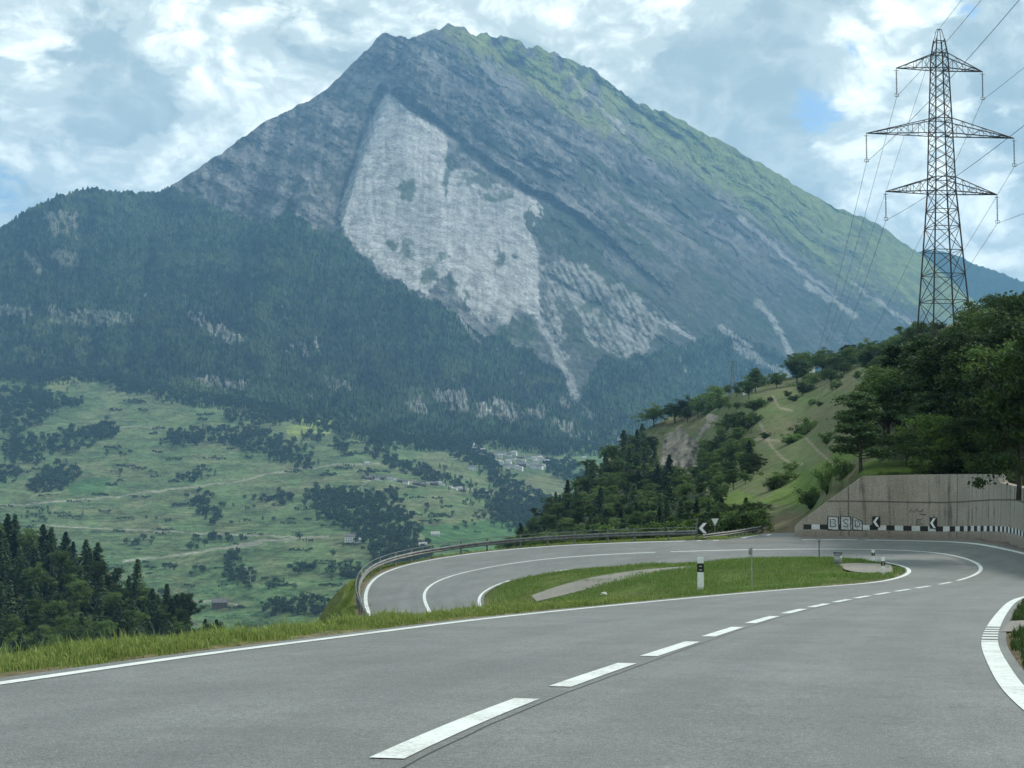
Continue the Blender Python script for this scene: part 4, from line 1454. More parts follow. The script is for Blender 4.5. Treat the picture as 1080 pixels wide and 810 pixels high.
# island and other verges
k = 200000
q = np.c_[rng.uniform(-6, 26, k), rng.uniform(30, 98, k)]
ok = ~inpoly(q[:, 0], q[:, 1], ROADPOLY) & ~((inpoly(q[:, 0], q[:, 1], gp1) | inpoly(q[:, 0], q[:, 1], gp2)) & (fbm(q[:, 0] * .9, q[:, 1] * .9, 104) < .42))
isl = np.vstack([L_line[24 * 6:24 * 22]])
ok &= inpoly(q[:, 0], q[:, 1], isl)
q = q[ok]
den = fbm(q[:, 0] * .35, q[:, 1] * .25, 103)
q, den = q[rng.random(len(q)) < np.clip(.8 + .8 * den, .2, 1)], None
den = fbm(q[:, 0] * .35, q[:, 1] * .25, 103)
blades(np.c_[q, ground_z(q[:, 0], q[:, 1])], np.clip(.13 + .12 * den, .05, .28), .014, rng, 'island_grass', 'grass on the island between the two legs of the hairpin', 'blade2')
k = 60000
ev, es = resample(ER[24 * 2:24 * 9], .1)
nn = normals2(ev)
i = rng.integers(0, len(ev), k)
o_ = .05 + rng.random(k) ** 1.5 * 4.5
q = ev[i] - nn[i] * o_[:, None]
ok = ~inpoly(q[:, 0], q[:, 1], ROADPOLY) & ~inpoly(q[:, 0], q[:, 1], gp3)
q = q[ok & (o_ > .10 + .12 * fbm(q[:, 0], q[:, 1], 7))]
blades(np.c_[q, ground_z(q[:, 0], q[:, 1])], np.full(len(q), .15), .007, rng, 'kerbside_grass', 'short grass on the right-hand verge inside the bend', 'blade2')
ev, es = resample(ER[24 * 15 + 12:24 * 22], .1)
nn = normals2(ev)
k = 26000
i = rng.integers(0, len(ev), k)
o_ = .5 + rng.random(k) * np.where(i < len(ev) * .45, 2.2, .7)
q = ev[i] - nn[i] * o_[:, None]
ok = ~inpoly(q[:, 0], q[:, 1], ROADPOLY) & ~inpoly(q[:, 0], q[:, 1], SIDEPOLY)
q = q[ok]
blades(np.c_[q, ground_z(q[:, 0], q[:, 1])], np.full(len(q), .20), .014, rng, 'outer_verge_grass', 'rough grass behind the guardrail of the outer bend')

# ------------------------------------------------------------------ RETAINING WALL
WB = spline([xy(q) for q in [(837, 563.6, 106.5), (845, 564, 106), (900, 564.5, 105.2), (960, 565, 104.6), (1002, 566.5, 102.5), (1030, 569, 98.5), (1055, 572.8, 93.5), (1080, 579.5, 85.5), (1115, 592, 74), (1150, 610, 64)]])
WB, WS = resample(WB, .25)
wpx = CX + FPX * WB[:, 0] / WB[:, 1] * (cp + 0)
wtop_py = np.interp(wpx, [830, 838, 845, 862, 885, 910, 960, 1005, 1040, 1047, 1050, 1080, 1150], [560, 552, 547, 535.5, 519, 502, 500.5, 500, 500, 500.5, 509, 516, 522])
wz0 = ZG(WB[:, 0], WB[:, 1])
wz1 = P(wpx, wtop_py, WB[:, 1])[:, 2]
wn = normals2(WB)                                   # points to one side
if np.dot(wn[len(wn) // 4], WB[len(wn) // 4]) > 0:
    wn = -wn                                        # towards the road
NH = 14
hh = np.linspace(0, 1, NH)
front = np.stack([np.c_[WB - wn * (.05 * t * 3), wz0 - .4 + (wz1 - wz0 + .4) * t] for t in hh], 0)
topb = np.c_[WB - wn * .7, wz1]
botb = np.c_[WB - wn * .7, wz0 - .4]
G = np.concatenate([front, topb[None], botb[None]], 0)
UVw = np.stack([np.broadcast_to(WS, G.shape[:2]), G[..., 2] - wz0[None]], -1)
fq = gridfaces(*G.shape[:2])
nc = len(WB)
caps = [np.array([[r * nc for r in range(NH + 2)]]), np.array([[r * nc + nc - 1 for r in range(NH + 2)][::-1]])]
m, nt, b = new_mat('stained_concrete')
N = NT(nt)
uvn = N.n('ShaderNodeUVMap', uv_map='uv').outputs[0]
st_ = N.noise(N.mapping(uvn, (1.6, .10, 1)), 1.0, 6, .65)
st2 = N.noise(N.mapping(uvn, (5.0, .35, 1)), 1.0, 5, .6)
bl = N.noise(N.mapping(uvn, (.35, .45, 1)), 1.0, 5, .6)
fn = N.noise(uvn, 9, 5, .65)
c_ = N.mix(N.ramp(bl, .3, .7), (.30, .262, .212), (.40, .356, .295))
c_ = N.mix(N.ramp(N.math('ADD', st_, N.math('MULTIPLY', N.math('SUBTRACT', bl, .5), .5)), 0.50, .70, 0, .78), c_, (.085, .077, .066))
c_ = N.mix(N.ramp(st2, .52, .72, 0, .3), c_, (.12, .112, .10))
c_ = N.mix(N.ramp(st2, .42, .25, 0, .35), c_, (.42, .40, .37))
c_ = N.mix(1.0, c_, N.ramp(fn, .3, .7, .75, 1.2), 'MULTIPLY')
sep = N.n('ShaderNodeSeparateXYZ')
N.l(uvn, sep.inputs[0])
jw = N.math('ABSOLUTE', N.math('SUBTRACT', sep.outputs[1], N.math('ADD', 2.55, N.math('MULTIPLY', bl, .1))))
j1 = N.ramp(jw, .03, .07, .75, 0)
vx = N.math('ABSOLUTE', N.math('SUBTRACT', N.math('FRACT', N.math('DIVIDE', sep.outputs[0], 8.3)), .5))
j2 = N.ramp(vx, .003, .008, .7, 0)
c_ = N.mix(N.math('MAXIMUM', j1, j2), c_, (.06, .055, .05))
low_ = N.ramp(sep.outputs[1], .55, .15, 0, .45)
c_ = N.mix(low_, c_, (.20, .155, .135))
N.l(c_, b.inputs['Base Color'])
N.bump(N.math('ADD', fn, N.math('MULTIPLY', N.math('MAXIMUM', j1, j2), -2.0)), .4, .03, b)
M['concrete'] = m
wall = link('retaining_wall', None, label='long stained concrete retaining wall with slanting left end and graffiti', category='wall')
link('wall_face', mesh_np('wall_face', G.reshape(-1, 3), [fq] + caps, [m], False, uv=UVw.reshape(-1, 2)), wall)


def wall_pt(s, h, o=.012):
    """point on the wall face: arc length, height above the foot, stand-off"""
    x_, y_ = np.interp(s, WS, WB[:, 0]), np.interp(s, WS, WB[:, 1])
    nx_, ny_ = np.interp(s, WS, wn[:, 0]), np.interp(s, WS, wn[:, 1])
    z0 = np.interp(s, WS, wz0)
    z1 = np.interp(s, WS, wz1)
    t = (h + .4) / (z1 - z0 + .4)
    return np.array([x_ + nx_ * (o - .15 * t), y_ + ny_ * (o - .15 * t), z0 + h])


def s_at(px):
    return float(np.interp(px, wpx, WS))


mb = MB()
for k, s in enumerate(np.arange(.25, WS[-1] - .8, .6)):
    q = [wall_pt(s, .52), wall_pt(s + .6, .52), wall_pt(s + .6, .88), wall_pt(s, .88)]
    ok = wall_pt(s, .9)[2] < np.interp(s, WS, wz1) - .05
    if ok:
        mb.add(q, [(0, 1, 2, 3)], k % 2)
link('painted_band', mb.mesh('painted_band', [mat_paint('band_white', (.70, .71, .68)), mat_flat('band_black', (.03, .03, .03), .8)]), wall)
# graffiti: three outlined letters, plus a thin tag
mb = MB()


def wpoly(pts, o, mi):
    q = [wall_pt(s, h, o) for s, h in pts]
    mb.add(q, [tuple(range(len(q)))], mi)


def wstroke(pts, w, o, mi):
    pts = np.asarray(pts, float)
    t = np.gradient(pts, axis=0)
    t /= np.linalg.norm(t, axis=1, keepdims=True) + 1e-9
    nn_ = np.stack([-t[:, 1], t[:, 0]], -1) * w / 2
    for i_ in range(len(pts) - 1):
        wpoly([pts[i_] + nn_[i_], pts[i_] - nn_[i_], pts[i_ + 1] - nn_[i_ + 1], pts[i_ + 1] + nn_[i_ + 1]], o + .0004 * (i_ % 2), mi)


g0 = s_at(871)
for k, (x0, x1, tl, tr) in enumerate([(0, .80, 1.50, 1.42), (.93, 1.68, 1.50, 1.44), (1.80, 2.50, 1.46, 1.15)]):
    quad = np.array([(g0 + x0, .50), (g0 + x1, .46), (g0 + x1 - .02, tr), (g0 + x0 + .03, tl)])
    wpoly(quad, .020, 0)
    wstroke(np.vstack([quad, quad[:1]]), .09, .026, 1)
    mx = (x0 + x1) / 2
    if k == 0:
        pa = [(-.2, .72), (-.2, 1.25), (.12, 1.25), (.18, 1.08), (.02, 1.0), (.2, .9), (.14, .72), (-.2, .72)]
    elif k == 1:
        pa = [(.2, 1.2), (.02, 1.28), (-.18, 1.15), (-.05, 1.0), (.16, .9), (.1, .72), (-.2, .74)]
    else:
        pa = [(-.16, .72), (-.16, 1.22), (.08, 1.15), (.2, .95), (.08, .74), (-.16, .72)]
    wstroke(np.array([(g0 + mx + a, b_) for a, b_ in pa]), .06, .026, 1)
link('graffiti', mb.mesh('graffiti', [mat_flat('spray_white', (.50, .52, .50), .8, 0, .25), mat_flat('spray_black', (.035, .035, .035), .8)]), wall, label='three white block letters outlined in black')
mb = MB()
s1 = s_at(957)
for pts in ([(0, 1.9), (.15, 2.05), (.3, 1.85), (.5, 2.1), (.7, 1.9), (1.0, 2.08)], [(.5, 1.0), (.55, 1.35), (.9, 1.4), (.65, 1.2), (.95, 1.05), (.5, .98)], [(1.4, 1.6), (1.6, 1.4), (1.8, 1.65), (1.9, 1.35)], [(.75, 1.75), (1.2, 1.7)]):
    wstroke(np.array([(s1 + a, h) for a, h in pts]), .06, .020, 0)
link('graffiti_tag', mb.mesh('graffiti_tag', [mat_flat('spray_grey', (.06, .058, .055), .8)]), wall, label='thin dark scribbled tag')

# chevron boards
def chevron_board(name, label, origin, U, Nn, w, h, group=None, post=None, parts=True):
    U = np.asarray(U, float) / np.linalg.norm(U)
    Z = np.array([0, 0, 1.0])
    Nn = np.asarray(Nn, float) / np.linalg.norm(Nn)
    t = thing(name, label, 'road sign', origin, 0, group)
    o0 = np.zeros(3)
    mb = MB().prism([(-w / 2, -h / 2), (w / 2, -h / 2), (w / 2, h / 2), (-w / 2, h / 2)], .03, (o0, U, Z, Nn))
    pnl = link('sign_panel', mb.mesh('sign_panel', M['black']), t)
    k = .8
    poly = [(-.42 * w, 0), (.02 * w, .44 * h), (.36 * w, .44 * h), (-.06 * w, 0), (.36 * w, -.44 * h), (.02 * w, -.44 * h)]
    mb = MB()
    for pl in ([poly[0], poly[3], poly[2], poly[1]], [poly[5], poly[4], poly[3], poly[0]]):
        mb.prism(pl, .006, (Nn * .031, U, Z, Nn))
    link('chevron', mb.mesh('chevron', M['white']), pnl)
    if post is not None:
        mb = MB()
        for a, b_ in post:
            mb.bar(np.asarray(a), np.asarray(b_), .04, n=8)
        link('post', mb.mesh('post', M['steel']), t)
    return t


for px_, lab in ((922, 'black board with white left chevron on the wall right of the graffiti letters'), (982, 'black board with white left chevron on the wall beside the dark scribbled tag')):
    s = s_at(px_)
    o = wall_pt(s, 1.12, .05)
    nx_ = np.array([np.interp(s, WS, wn[:, 0]), np.interp(s, WS, wn[:, 1]), 0])
    U = np.array([-nx_[1], nx_[0], 0])
    if U[0] < 0:
        U = -U
    chevron_board('chevron_sign', lab, o, U, nx_, .56, .80, 'chevron boards round the bend')
q = P(741.5, 557, 104.6)
gz = float(ZG(q[0], q[1]))
chevron_board('chevron_sign', 'black board with white left chevron on a post at the end of the guardrail', q, (1, .05, 0), (.05, -1, 0), .78, .86, 'chevron boards round the bend',
              [((-.42, .06, gz - q[2] - .3), (-.42, .06, .75)), ((-.42, .06, .2), (.3, .06, .2))])

# yield sign
q = P(754, 550.5, 113)
t = thing('give_way_sign', 'pale triangular sign pointing down on a thin pole beyond the guardrail', 'road sign', q, .2)
tri = [(0, -.33), (.33, .28), (-.33, .28)]
link('sign_plate', MB().prism(tri, .02, ((0, 0, 0), (1, 0, 0), (0, 0, 1), (0, -1, 0))).mesh('sign_plate', M['white']), t)
mb = MB()
for a, b_ in ((0, 1), (1, 2), (2, 0)):
    pa, pb = np.array(tri[a]), np.array(tri[b_])
    mb.bar((pa[0] * .97, -.024, pa[1] * .97), (pb[0] * .97, -.024, pb[1] * .97), .018, n=5)
link('sign_rim', mb.mesh('sign_rim', M['grey']), t)
gz = float(ZG(q[0], q[1]))
link('pole', MB().bar((0, .03, gz - q[2] - .6), (0, .03, .33), .035, n=8).mesh('pole', M['steel']), t)

# ------------------------------------------------------------------ GUARDRAILS
def guardrail(name, label, line, group, post_step=2.0, upper=True, dz0=0.0, zline=None):
    line, s = resample(line, .5)
    nn_ = normals2(line)
    z_ = line[:, 2] if line.shape[1] > 2 else ZG(line[:, 0], line[:, 1])
    line = line[:, :2]
    t = thing(name, label, 'guardrail', (line[0][0], line[0][1], z_[0]), 0, group)
    o = np.array([line[0][0], line[0][1], z_[0]])
    prof = [(.00, .42), (.05, .46), (.08, .50), (.05, .54), (.0, .585), (.05, .63), (.08, .67), (.05, .71), (.0, .75)]
    rows_ = [np.c_[line + nn_ * (a), z_ + h] - o for a, h in prof] + [np.c_[line + nn_ * (a - .012), z_ + h] - o for a, h in prof[::-1]]
    Gr = np.stack(rows_)
    Gr = np.concatenate([Gr, Gr[:1]], 0)
    link('rail_beam', mesh_np('rail_beam', Gr.reshape(-1, 3), gridfaces(*Gr.shape[:2]), [M['steel']], False), t)
    if upper:
        p = np.c_[line - nn_ * .16, z_ + .95] - o
        link('upper_rail', MB().tube(p, .028, 6).mesh('upper_rail', M['steel'], True), t)
    k = int(s[-1] / post_step)
    pm = MB().box((0, 0, .45), (.09, .12, 1.0 if upper else .7)).mesh('post', M['steel'])
    for j in range(k + 1):
        a = min(int(round(j * post_step / .5)), len(line) - 1)
        b_ = line[a] - nn_[a] * .10
        po = link('post', pm, t)
        po.location = (b_[0] - o[0], b_[1] - o[1], z_[a] - o[2])
        po.rotation_euler = (0, 0, math.atan2(nn_[a][1], nn_[a][0]))
        if j % 1 == 0 and upper:
            pass
    return t


dR = R_line - C_line
GRL = np.c_[R_line + dR / np.linalg.norm(dR, axis=1, keepdims=True) * .75, R3[:, 2] - .02]
ge = GRL[int(24 * 15.78):]
ge = ge[::-1]      # travel from the hidden lower end towards the junction: road lies to its right
nn_ = normals2(ge)
guardrail('guardrail', 'long steel guardrail curving round the outer edge of the far bend', ge[::-1], 'guardrails', 2.2)
sg = spline([P(*q) - np.array([0, 0, .05]) for q in [(741, 573.8, 103.6), (756, 571.5, 108), (775, 568.5, 116), (795, 564.5, 127), (810, 561.5, 141)]])
guardrail('guardrail', 'short steel guardrail branching off along the side road', sg[::-1], 'guardrails', 2.2, False)

# ------------------------------------------------------------------ POSTS AND SMALL THINGS
def delineator(px_, pyb, hpx, label, w=.13):
    q = np.r_[trace(px_, pyb), 0]
    q[2] = float(ground_z(q[0], q[1]))
    H = hpx / FPX * q[1]
    w = w / FPX * q[1]
    t = thing('delineator_post', label, 'marker post', q, random.uniform(-.1, .1), 'white marker posts')
    pr = [(-w / 2, -.05), (w / 2, -.05), (w / 2, .035), (0, .07), (-w / 2, .035)]

    def seg(z0, z1, gr=0.0):
        p2 = [(a * (1 + gr), b_ * (1 + gr)) for a, b_ in pr]
        return MB().prism(p2, z1 - z0, ((0, 0, z0), (1, 0, 0), (0, 1, 0), (0, 0, 1)))
    link('post_body', seg(-.1, H).mesh('post_body', M['white']), t)
    bnd = link('black_band', seg(H * .56, H * .83, .06).mesh('black_band', M['black']), t)
    mb = MB()
    for z_ in (H * .63, H * .74):
        mb.box((0, -.058, z_), (w * .45, .02, .055))
    link('reflector', mb.mesh('reflector', M['glass']), bnd)
    link('post_cap', MB().prism([(a * 1.03, b_ * 1.03) for a, b_ in pr], .03, ((0, 0, H), (1, 0, 0), (0, 1, 0), (0, 0, 1))).mesh('post_cap', M['white']), t)


delineator(739, 623, 34, 'nearest white marker post with black band on the grass beside the road', 6.6)
delineator(931.5, 607.5, 18, 'slim white marker post in front of the gravel lay-by', 3.6)
delineator(921, 591.5, 13, 'small white marker post behind the gravel lay-by', 3.0)

q = np.r_[trace(793, 621), 0]
q[2] = float(ZG(q[0], q[1]))
t = thing('sign_pole', 'thin grey pole with a small sign seen from behind on the grass island', 'sign pole', q, .9)
t.scale = (43 / FPX * q[1] / 1.48,) * 3
link('pole', MB().bar((0, 0, -.2), (0, 0, 1.46), .022, n=8).mesh('pole', M['grey']), t)
link('sign_plate', MB().prism([(-.13, 1.22), (.13, 1.22), (.16, 1.34), (.13, 1.48), (-.13, 1.48), (-.16, 1.34)], .015, ((0, .03, 0), (1, 0, 0), (0, 0, 1), (0, 1, 0))).mesh('sign_plate', M['grey']), t)
link('clamp', MB().box((0, 0.01, 1.36), (.08, .07, .05)).mesh('clamp', M['grey']), t)
q = np.r_[trace(864, 587.8), 0]
q[2] = float(ZG(q[0], q[1]))
t = thing('thin_post', 'thin dark post on the far edge of the island near the bin', 'post', q)
link('pole', MB().bar((0, 0, -.2), (0, 0, .98), .03, n=6).mesh('pole', M['black']), t)
link('post_cap', MB().box((0, 0, 1.0), (.11, .07, .08)).mesh('post_cap', M['black']), t)
q = np.r_[trace(884, 597), 0]
q[2] = float(ZG(q[0], q[1]))
t = thing('litter_bin', 'round grey litter bin with dark lid by the lay-by', 'bin', q)
mb = MB()
a = np.linspace(0, 2 * math.pi, 17)[:-1]
for r0, r1, z0, z1 in ((.17, .19, .0, .10), (.19, .21, .10, .58), (.215, .215, .54, .58)):
    mb.bar((0, 0, z0), (0, 0, z1), r0, r1, 16)
link('bin_body', mb.mesh('bin_body', M['grey'], True), t)
mb = MB().bar((0, 0, .66), (0, 0, .72), .25, .23, 16)
for s in (-1, 1):
    mb.box((s * .17, 0, .62), (.03, .05, .12))
link('lid', mb.mesh('lid', M['black']), t)
# pale stone by the road
def stone(px_, pyb, Yp, r, label):
    q = np.r_[trace(px_, pyb), 0]
    q[2] = float(ZG(q[0], q[1]))
    rng_ = np.random.default_rng(int(px_))
    import bmesh
    bm = bmesh.new()
    bmesh.ops.create_icosphere(bm, subdivisions=3, radius=1)
    for v_ in bm.verts:
        c3 = v_.co
        k_ = 1 + .25 * math.sin(3.1 * c3.x + 1) * math.sin(2.7 * c3.y) + .12 * math.sin(6 * c3.z + 4 * c3.x)
        v_.co = Vector((c3.x * r * 1.3 * k_, c3.y * r * k_, max(-.3, c3.z) * r * .8 * k_))
    me = bpy.data.meshes.new('stone')
    bm.to_mesh(me)
    bm.free()
    me.materials.append(M['rockm'])
    o = link('stone', me, label=label, category='stone')
    o.location = (q[0], q[1], q[2] + r * .3)


stone(637, 627.5, 52, .13, 'pale boulder lying in the grass left of the nearest marker post')

# ------------------------------------------------------------------ PYLON
YP = 181.0
MPP = YP / FPX
base_px = 996.5
pb = P(base_px, 400, YP)
zy = lambda py_: float(P(base_px, py_, YP)[2] - pb[2])
wid = lambda py_: float(np.interp(py_, [30, 38, 60, 142, 203, 350, 400], [4.5, 7.5, 13.5, 19, 22.5, 42, 49])) * MPP / 2
py_t = thing('power_pylon', 'tall lattice steel power pylon with three crossarms above the wooded slope', 'pylon', pb, math.radians(8))
CR = [(-1, -1), (1, -1), (1, 1), (-1, 1)]


def corner(i, py_):
    w_ = wid(py_)
    return np.array([CR[i][0] * w_, CR[i][1] * w_ * (.95), zy(py_)])


for i in range(4):
    mb = MB()
    lv = [405, 350, 300, 250, 203, 142, 60, 42]
    for a, b_ in zip(lv[:-1], lv[1:]):
        mb.bar(corner(i, a), corner(i, b_), .13 if a > 203 else .115, n=4)
    link('leg', mb.mesh('leg', M['pylon']), py_t)
mb = MB()
lv = [400, 352, 318, 290, 265, 240, 222, 203]
for a, b_ in zip(lv[:-1], lv[1:]):
    for i in range(4):
        j = (i + 1) % 4
        mb.bar(corner(i, a), corner(j, b_), .052, n=4)
        mb.bar(corner(j, a), corner(i, b_), .052, n=4)
        mb.bar(corner(i, b_), corner(j, b_), .052, n=4)
n_up = 15
lv = np.linspace(203, 52, n_up)
for k, (a, b_) in enumerate(zip(lv[:-1], lv[1:])):
    for i in range(4):
        j = (i + 1) % 4
        mb.bar(corner(i, a), corner(j, b_), .048, n=4)
        mb.bar(corner(j, a), corner(i, b_), .048, n=4)
for py_ in (203, 188, 142, 126, 73, 57, 44):
    for i in range(4):
        mb.bar(corner(i, py_), corner((i + 1) % 4, py_), .06, n=4)
link('bracing', mb.mesh('bracing', M['pylon']), py_t)
mb = MB()
for i in range(4):
    mb.bar(corner(i, 44), (CR[i][0] * .22, CR[i][1] * .22, zy(31)), .05, n=4)
mb.bar((-.25, 0, zy(31)), (.25, 0, zy(31)), .06, n=4)
link('peak', mb.mesh('peak', M['pylon']), py_t)
ARMS = [(48.5, 57, 73, 74.5), (83, 126, 142, 144), (62.5, 188, 203, 204.5)]
INS = []
for L_, pt_, pb_, ptip in ARMS:
    for sgn in (-1, 1):
        mb = MB()
        tip = np.array([sgn * L_ * MPP, 0, zy(ptip) + .1])
        ci = [1, 2] if sgn > 0 else [0, 3]
        for i in ci:
            tb, bb = corner(i, pt_), corner(i, pb_)
            mb.bar(tb, tip, .065, n=4)
            mb.bar(bb, tip, .075, n=4)
            n_ = 6 if L_ > 60 else 4
            for k in range(n_):
                a, b_ = k / n_, (k + 1) / n_
                A0, B0 = tb + (tip - tb) * a, bb + (tip - bb) * a
                A1, B1 = tb + (tip - tb) * b_, bb + (tip - bb) * b_
                mb.bar(A0, B0, .03, n=4)
                mb.bar(A0 if k % 2 else B0, B1 if k % 2 else A1, .034, n=4)
        for k in range(5):
            a, b_ = k / 5, (k + 1) / 5
            q0, q1 = corner(ci[0], pb_), corner(ci[1], pb_)
            mb.bar(q0 + (tip - q0) * a, q1 + (tip - q1) * b_, .024, n=4)
        link('crossarm', mb.mesh('crossarm', M['pylon']), py_t)
        mb = MB()
        Ls = 3.7
        for k in range(13):
            zz = tip[2] - .35 - k * .23
            mb.bar((tip[0], 0, zz), (tip[0], 0, zz - .08), .13, .06, 8)
            mb.bar((tip[0], 0, zz), (tip[0], 0, zz - .25), .03, n=5)
        mb.bar((tip[0], 0, tip[2]), (tip[0], 0, tip[2] - .4), .03, n=5)
        mb.bar((tip[0] - .32, 0, tip[2] - .33), (tip[0] + .32, 0, tip[2] - .33), .03, n=4)
        zb = tip[2] - Ls
        mb.bar((tip[0], 0, zb + .45), (tip[0], 0, zb), .03, n=5)
        for a, b_ in (((-.25, zb + .35), (.25, zb + .35)), ((-.25, zb), (.25, zb)), ((-.25, zb), (-.25, zb + .35)), ((.25, zb), (.25, zb + .35))):
            mb.bar((tip[0] + a[0], 0, a[1]), (tip[0] + b_[0], 0, b_[1]), .035, n=4)
        link('insulator', mb.mesh('insulator', M['porcelain']), py_t)
        INS.append(np.array([tip[0], 0, zb]))
# cables
R8 = Matrix.Rotation(math.radians(8), 3, 'Z')
wl = [np.array(R8 @ Vector(v_)) + pb for v_ in INS]
ew = np.array([0, 0, zy(31)]) + pb
far_c = P(845, 416, 900)
names = ['upper left', 'upper right', 'middle left', 'middle right', 'lower left', 'lower right']


def cable(a, da, label, r=.026, sag_n=7, sag_f=16):
    e0 = a + np.array([-.107 * 280, -280, 3.0])
    e1 = far_c + np.array([da[0], da[1] * 0, da[2] * .6])
    t_ = np.linspace(0, 1, 40)[:, None]
    s0 = e0 + (a - e0) * t_ - np.array([0, 0, 1.0]) * sag_n * 4 * t_ * (1 - t_)
    s1 = a + (e1 - a) * t_ - np.array([0, 0, 1.0]) * sag_f * 4 * t_ * (1 - t_)
    pts_ = np.vstack([s0, s1[1:]])
    rr_ = r * np.interp(pts_[:, 1], [-100, 60, 181, 900], [1, 1, 1, 2.2])
    me = MB().tube(pts_, rr_, 5).mesh('power_cable', M['cable'], True)
    link('power_cable', me, label=label, category='cable', group='cables strung on the pylon')


for a, ins, nm in zip(wl, INS, names):
    cable(a, a - (pb + np.array([0, 0, zy(142)])), 'overhead power cable hanging from the %s insulator of the pylon' % nm)
cable(ew, ew - (pb + np.array([0, 0, zy(142)])), 'overhead earth wire passing over the very top of the pylon', .024, 5, 12)
# small lattice mast on the spur
q = P(773, 418, float(YB(773, 418)))
t = thing('lattice_mast', 'faint slim lattice mast standing on the crest of the green spur', 'mast', q)
Hm = 38 / FPX * q[1]
for i in range(4):
    link('leg', MB().bar((CR[i][0] * 1.0, CR[i][1] * 1.0, -.4), (CR[i][0] * .25, CR[i][1] * .25, Hm), .11, .07, 4).mesh('leg', M['steel']), t)
mb = MB()
for k in range(9):
    a, b_ = k / 9, (k + 1) / 9
    w0, w1 = 1 - .75 * a, 1 - .75 * b_
    for i in range(4):
        j = (i + 1) % 4
        mb.bar((CR[i][0] * w0, CR[i][1] * w0, Hm * a), (CR[j][0] * w1, CR[j][1] * w1, Hm * b_), .05, n=4)
link('bracing', mb.mesh('bracing', M['steel']), t)
for h_, L_ in ((.72, 2.4), (.86, 1.9), (.97, 1.5)):
    link('crossarm', MB().bar((-L_, 0, Hm * h_), (L_, 0, Hm * h_), .07, n=4).mesh('crossarm', M['steel']), t)

# ------------------------------------------------------------------ HOUSES
def house_mesh(w, d, h, rh, mw, mr, ov=.6):
    a = MB()
    x, y_ = w / 2, d / 2
    v = [(-x, -y_, -3), (x, -y_, -3), (x, y_, -3), (-x, y_, -3), (-x, -y_, h), (x, -y_, h), (x, y_, h), (-x, y_, h), (-x, 0, h + rh), (x, 0, h + rh)]
    a.add(v, [(0, 1, 5, 4), (1, 2, 6, 9, 5), (2, 3, 7, 6), (3, 0, 4, 8, 7), (3, 2, 1, 0)])
    wallm = a.mesh('house_wall', mw)
    b_ = MB()
    sl_ = rh / y_
    for s in (-1, 1):
        e = [(-x - ov, s * (y_ + ov), h - ov * sl_), (x + ov, s * (y_ + ov), h - ov * sl_), (x + ov, 0, h + rh), (-x - ov, 0, h + rh)]
        e2 = [(p_[0], p_[1], p_[2] + .35) for p_ in e]
        b_.add(e + e2, [(0, 1, 2, 3), (7, 6, 5, 4), (0, 4, 5, 1), (1, 5, 6, 2), (3, 7, 4, 0), (2, 6, 7, 3)])
    b_.box((x * .4, y_ * .35, h + rh + .3), (.9, .9, 2.0))
    roofm = b_.mesh('house_roof', mr)
    c2 = MB()
    for xx in np.linspace(-x * .7, x * .7, 4):
        for zz in np.arange(1.6, h, 2.8):
            c2.box((xx, -y_ - .03, zz), (1.0, .1, 1.3))
    return wallm, roofm, c2.mesh('house_window', M['black'])


HM = [house_mesh(13, 10, 6.5, 3, M['houswall'], M['roof']), house_mesh(10, 9, 8.5, 2.6, M['houswall'], M['roofpale']), house_mesh(16, 11, 5, 3.4, M['housewood'], M['roof']), house_mesh(11, 8, 4, 2.6, M['houswall'], M['roofpale'])]


def house(kind, px_, py_, rz, sc, label, group, on=on_mtn, Y=None):
    q = on(px_, py_) if Y is None else P(px_, py_, Y)
    t = thing('house', label, 'house', q, rz, group)
    t.scale = (sc,) * 3
    w_ = link('wall', HM[kind][0], t)
    link('roof', HM[kind][1], t)
    link('window', HM[kind][2], w_)


random.seed(21)
vil = [(497, 471), (500, 476), (505, 473), (504, 480), (509, 478), (510, 483), (524, 480), (528, 484), (532, 481), (526, 488), (537, 482), (540, 486), (543, 481), (546, 489), (549, 484), (551, 492), (553, 488), (556, 485), (558, 491), (561, 494), (563, 486),
       (565, 490), (567, 483), (570, 487), (572, 493), (574, 485), (533, 494), (537, 491), (541, 494), (545, 495), (549, 496), (530, 491), (521, 484), (576, 490), (569, 495), (535, 487)]
for k, (a, b) in enumerate(vil):
    house(random.choice([0, 0, 1, 1, 2, 3]), a + random.uniform(-1, 1), b + random.uniform(-.5, .5), random.uniform(-.5, .5), random.uniform(.7, 1.1), 'small pale house in the dense village across the valley', 'houses of the far village')
ham = [(389, 506), (393, 505), (398, 507), (402, 506), (411, 506), (416, 507), (423, 509), (428, 511), (440, 512), (446, 513), (452, 511), (458, 512), (463, 511), (467, 513), (475, 515), (480, 517), (485, 516), (488, 519)]
for k, (a, b) in enumerate(ham):
    house(random.choice([2, 2, 0, 3]), a, b, random.uniform(-.4, .4), random.uniform(.6, .85), 'small dark house in the hamlet strung below the village', 'houses of the far hamlet')
house(0, 497.5, 496, .3, 1.0, 'lone white house on the field between village and hamlet', None)
house(0, 369, 571, .15, 1.0, 'white farmhouse with dark roof beside the wood below the hamlet', None)
house(3, 377, 572, .2, .8, 'low pale outbuilding right of the lone farmhouse', None)
house(3, 459, 566, .1, 1.0, 'small pale barn in the green field right of the wood', None)
house(3, 446, 577, .1, .9, 'small pale hut at the lower corner of the wood', None)
house(3, 616, 484, .1, .9, 'pale barn in the field right of the village', None)
house(2, 232, 640, .1, 1.0, 'grey-roofed long barn at the foot of the terraced fields', None)
house(3, 387, 490, .2, .8, 'tiny pale hut where the upper field track ends', None)
house(3, 790.5, 414, .1, .42, 'low pale hut on the crest of the green spur', None, Y=float(YB(790.5, 414)))
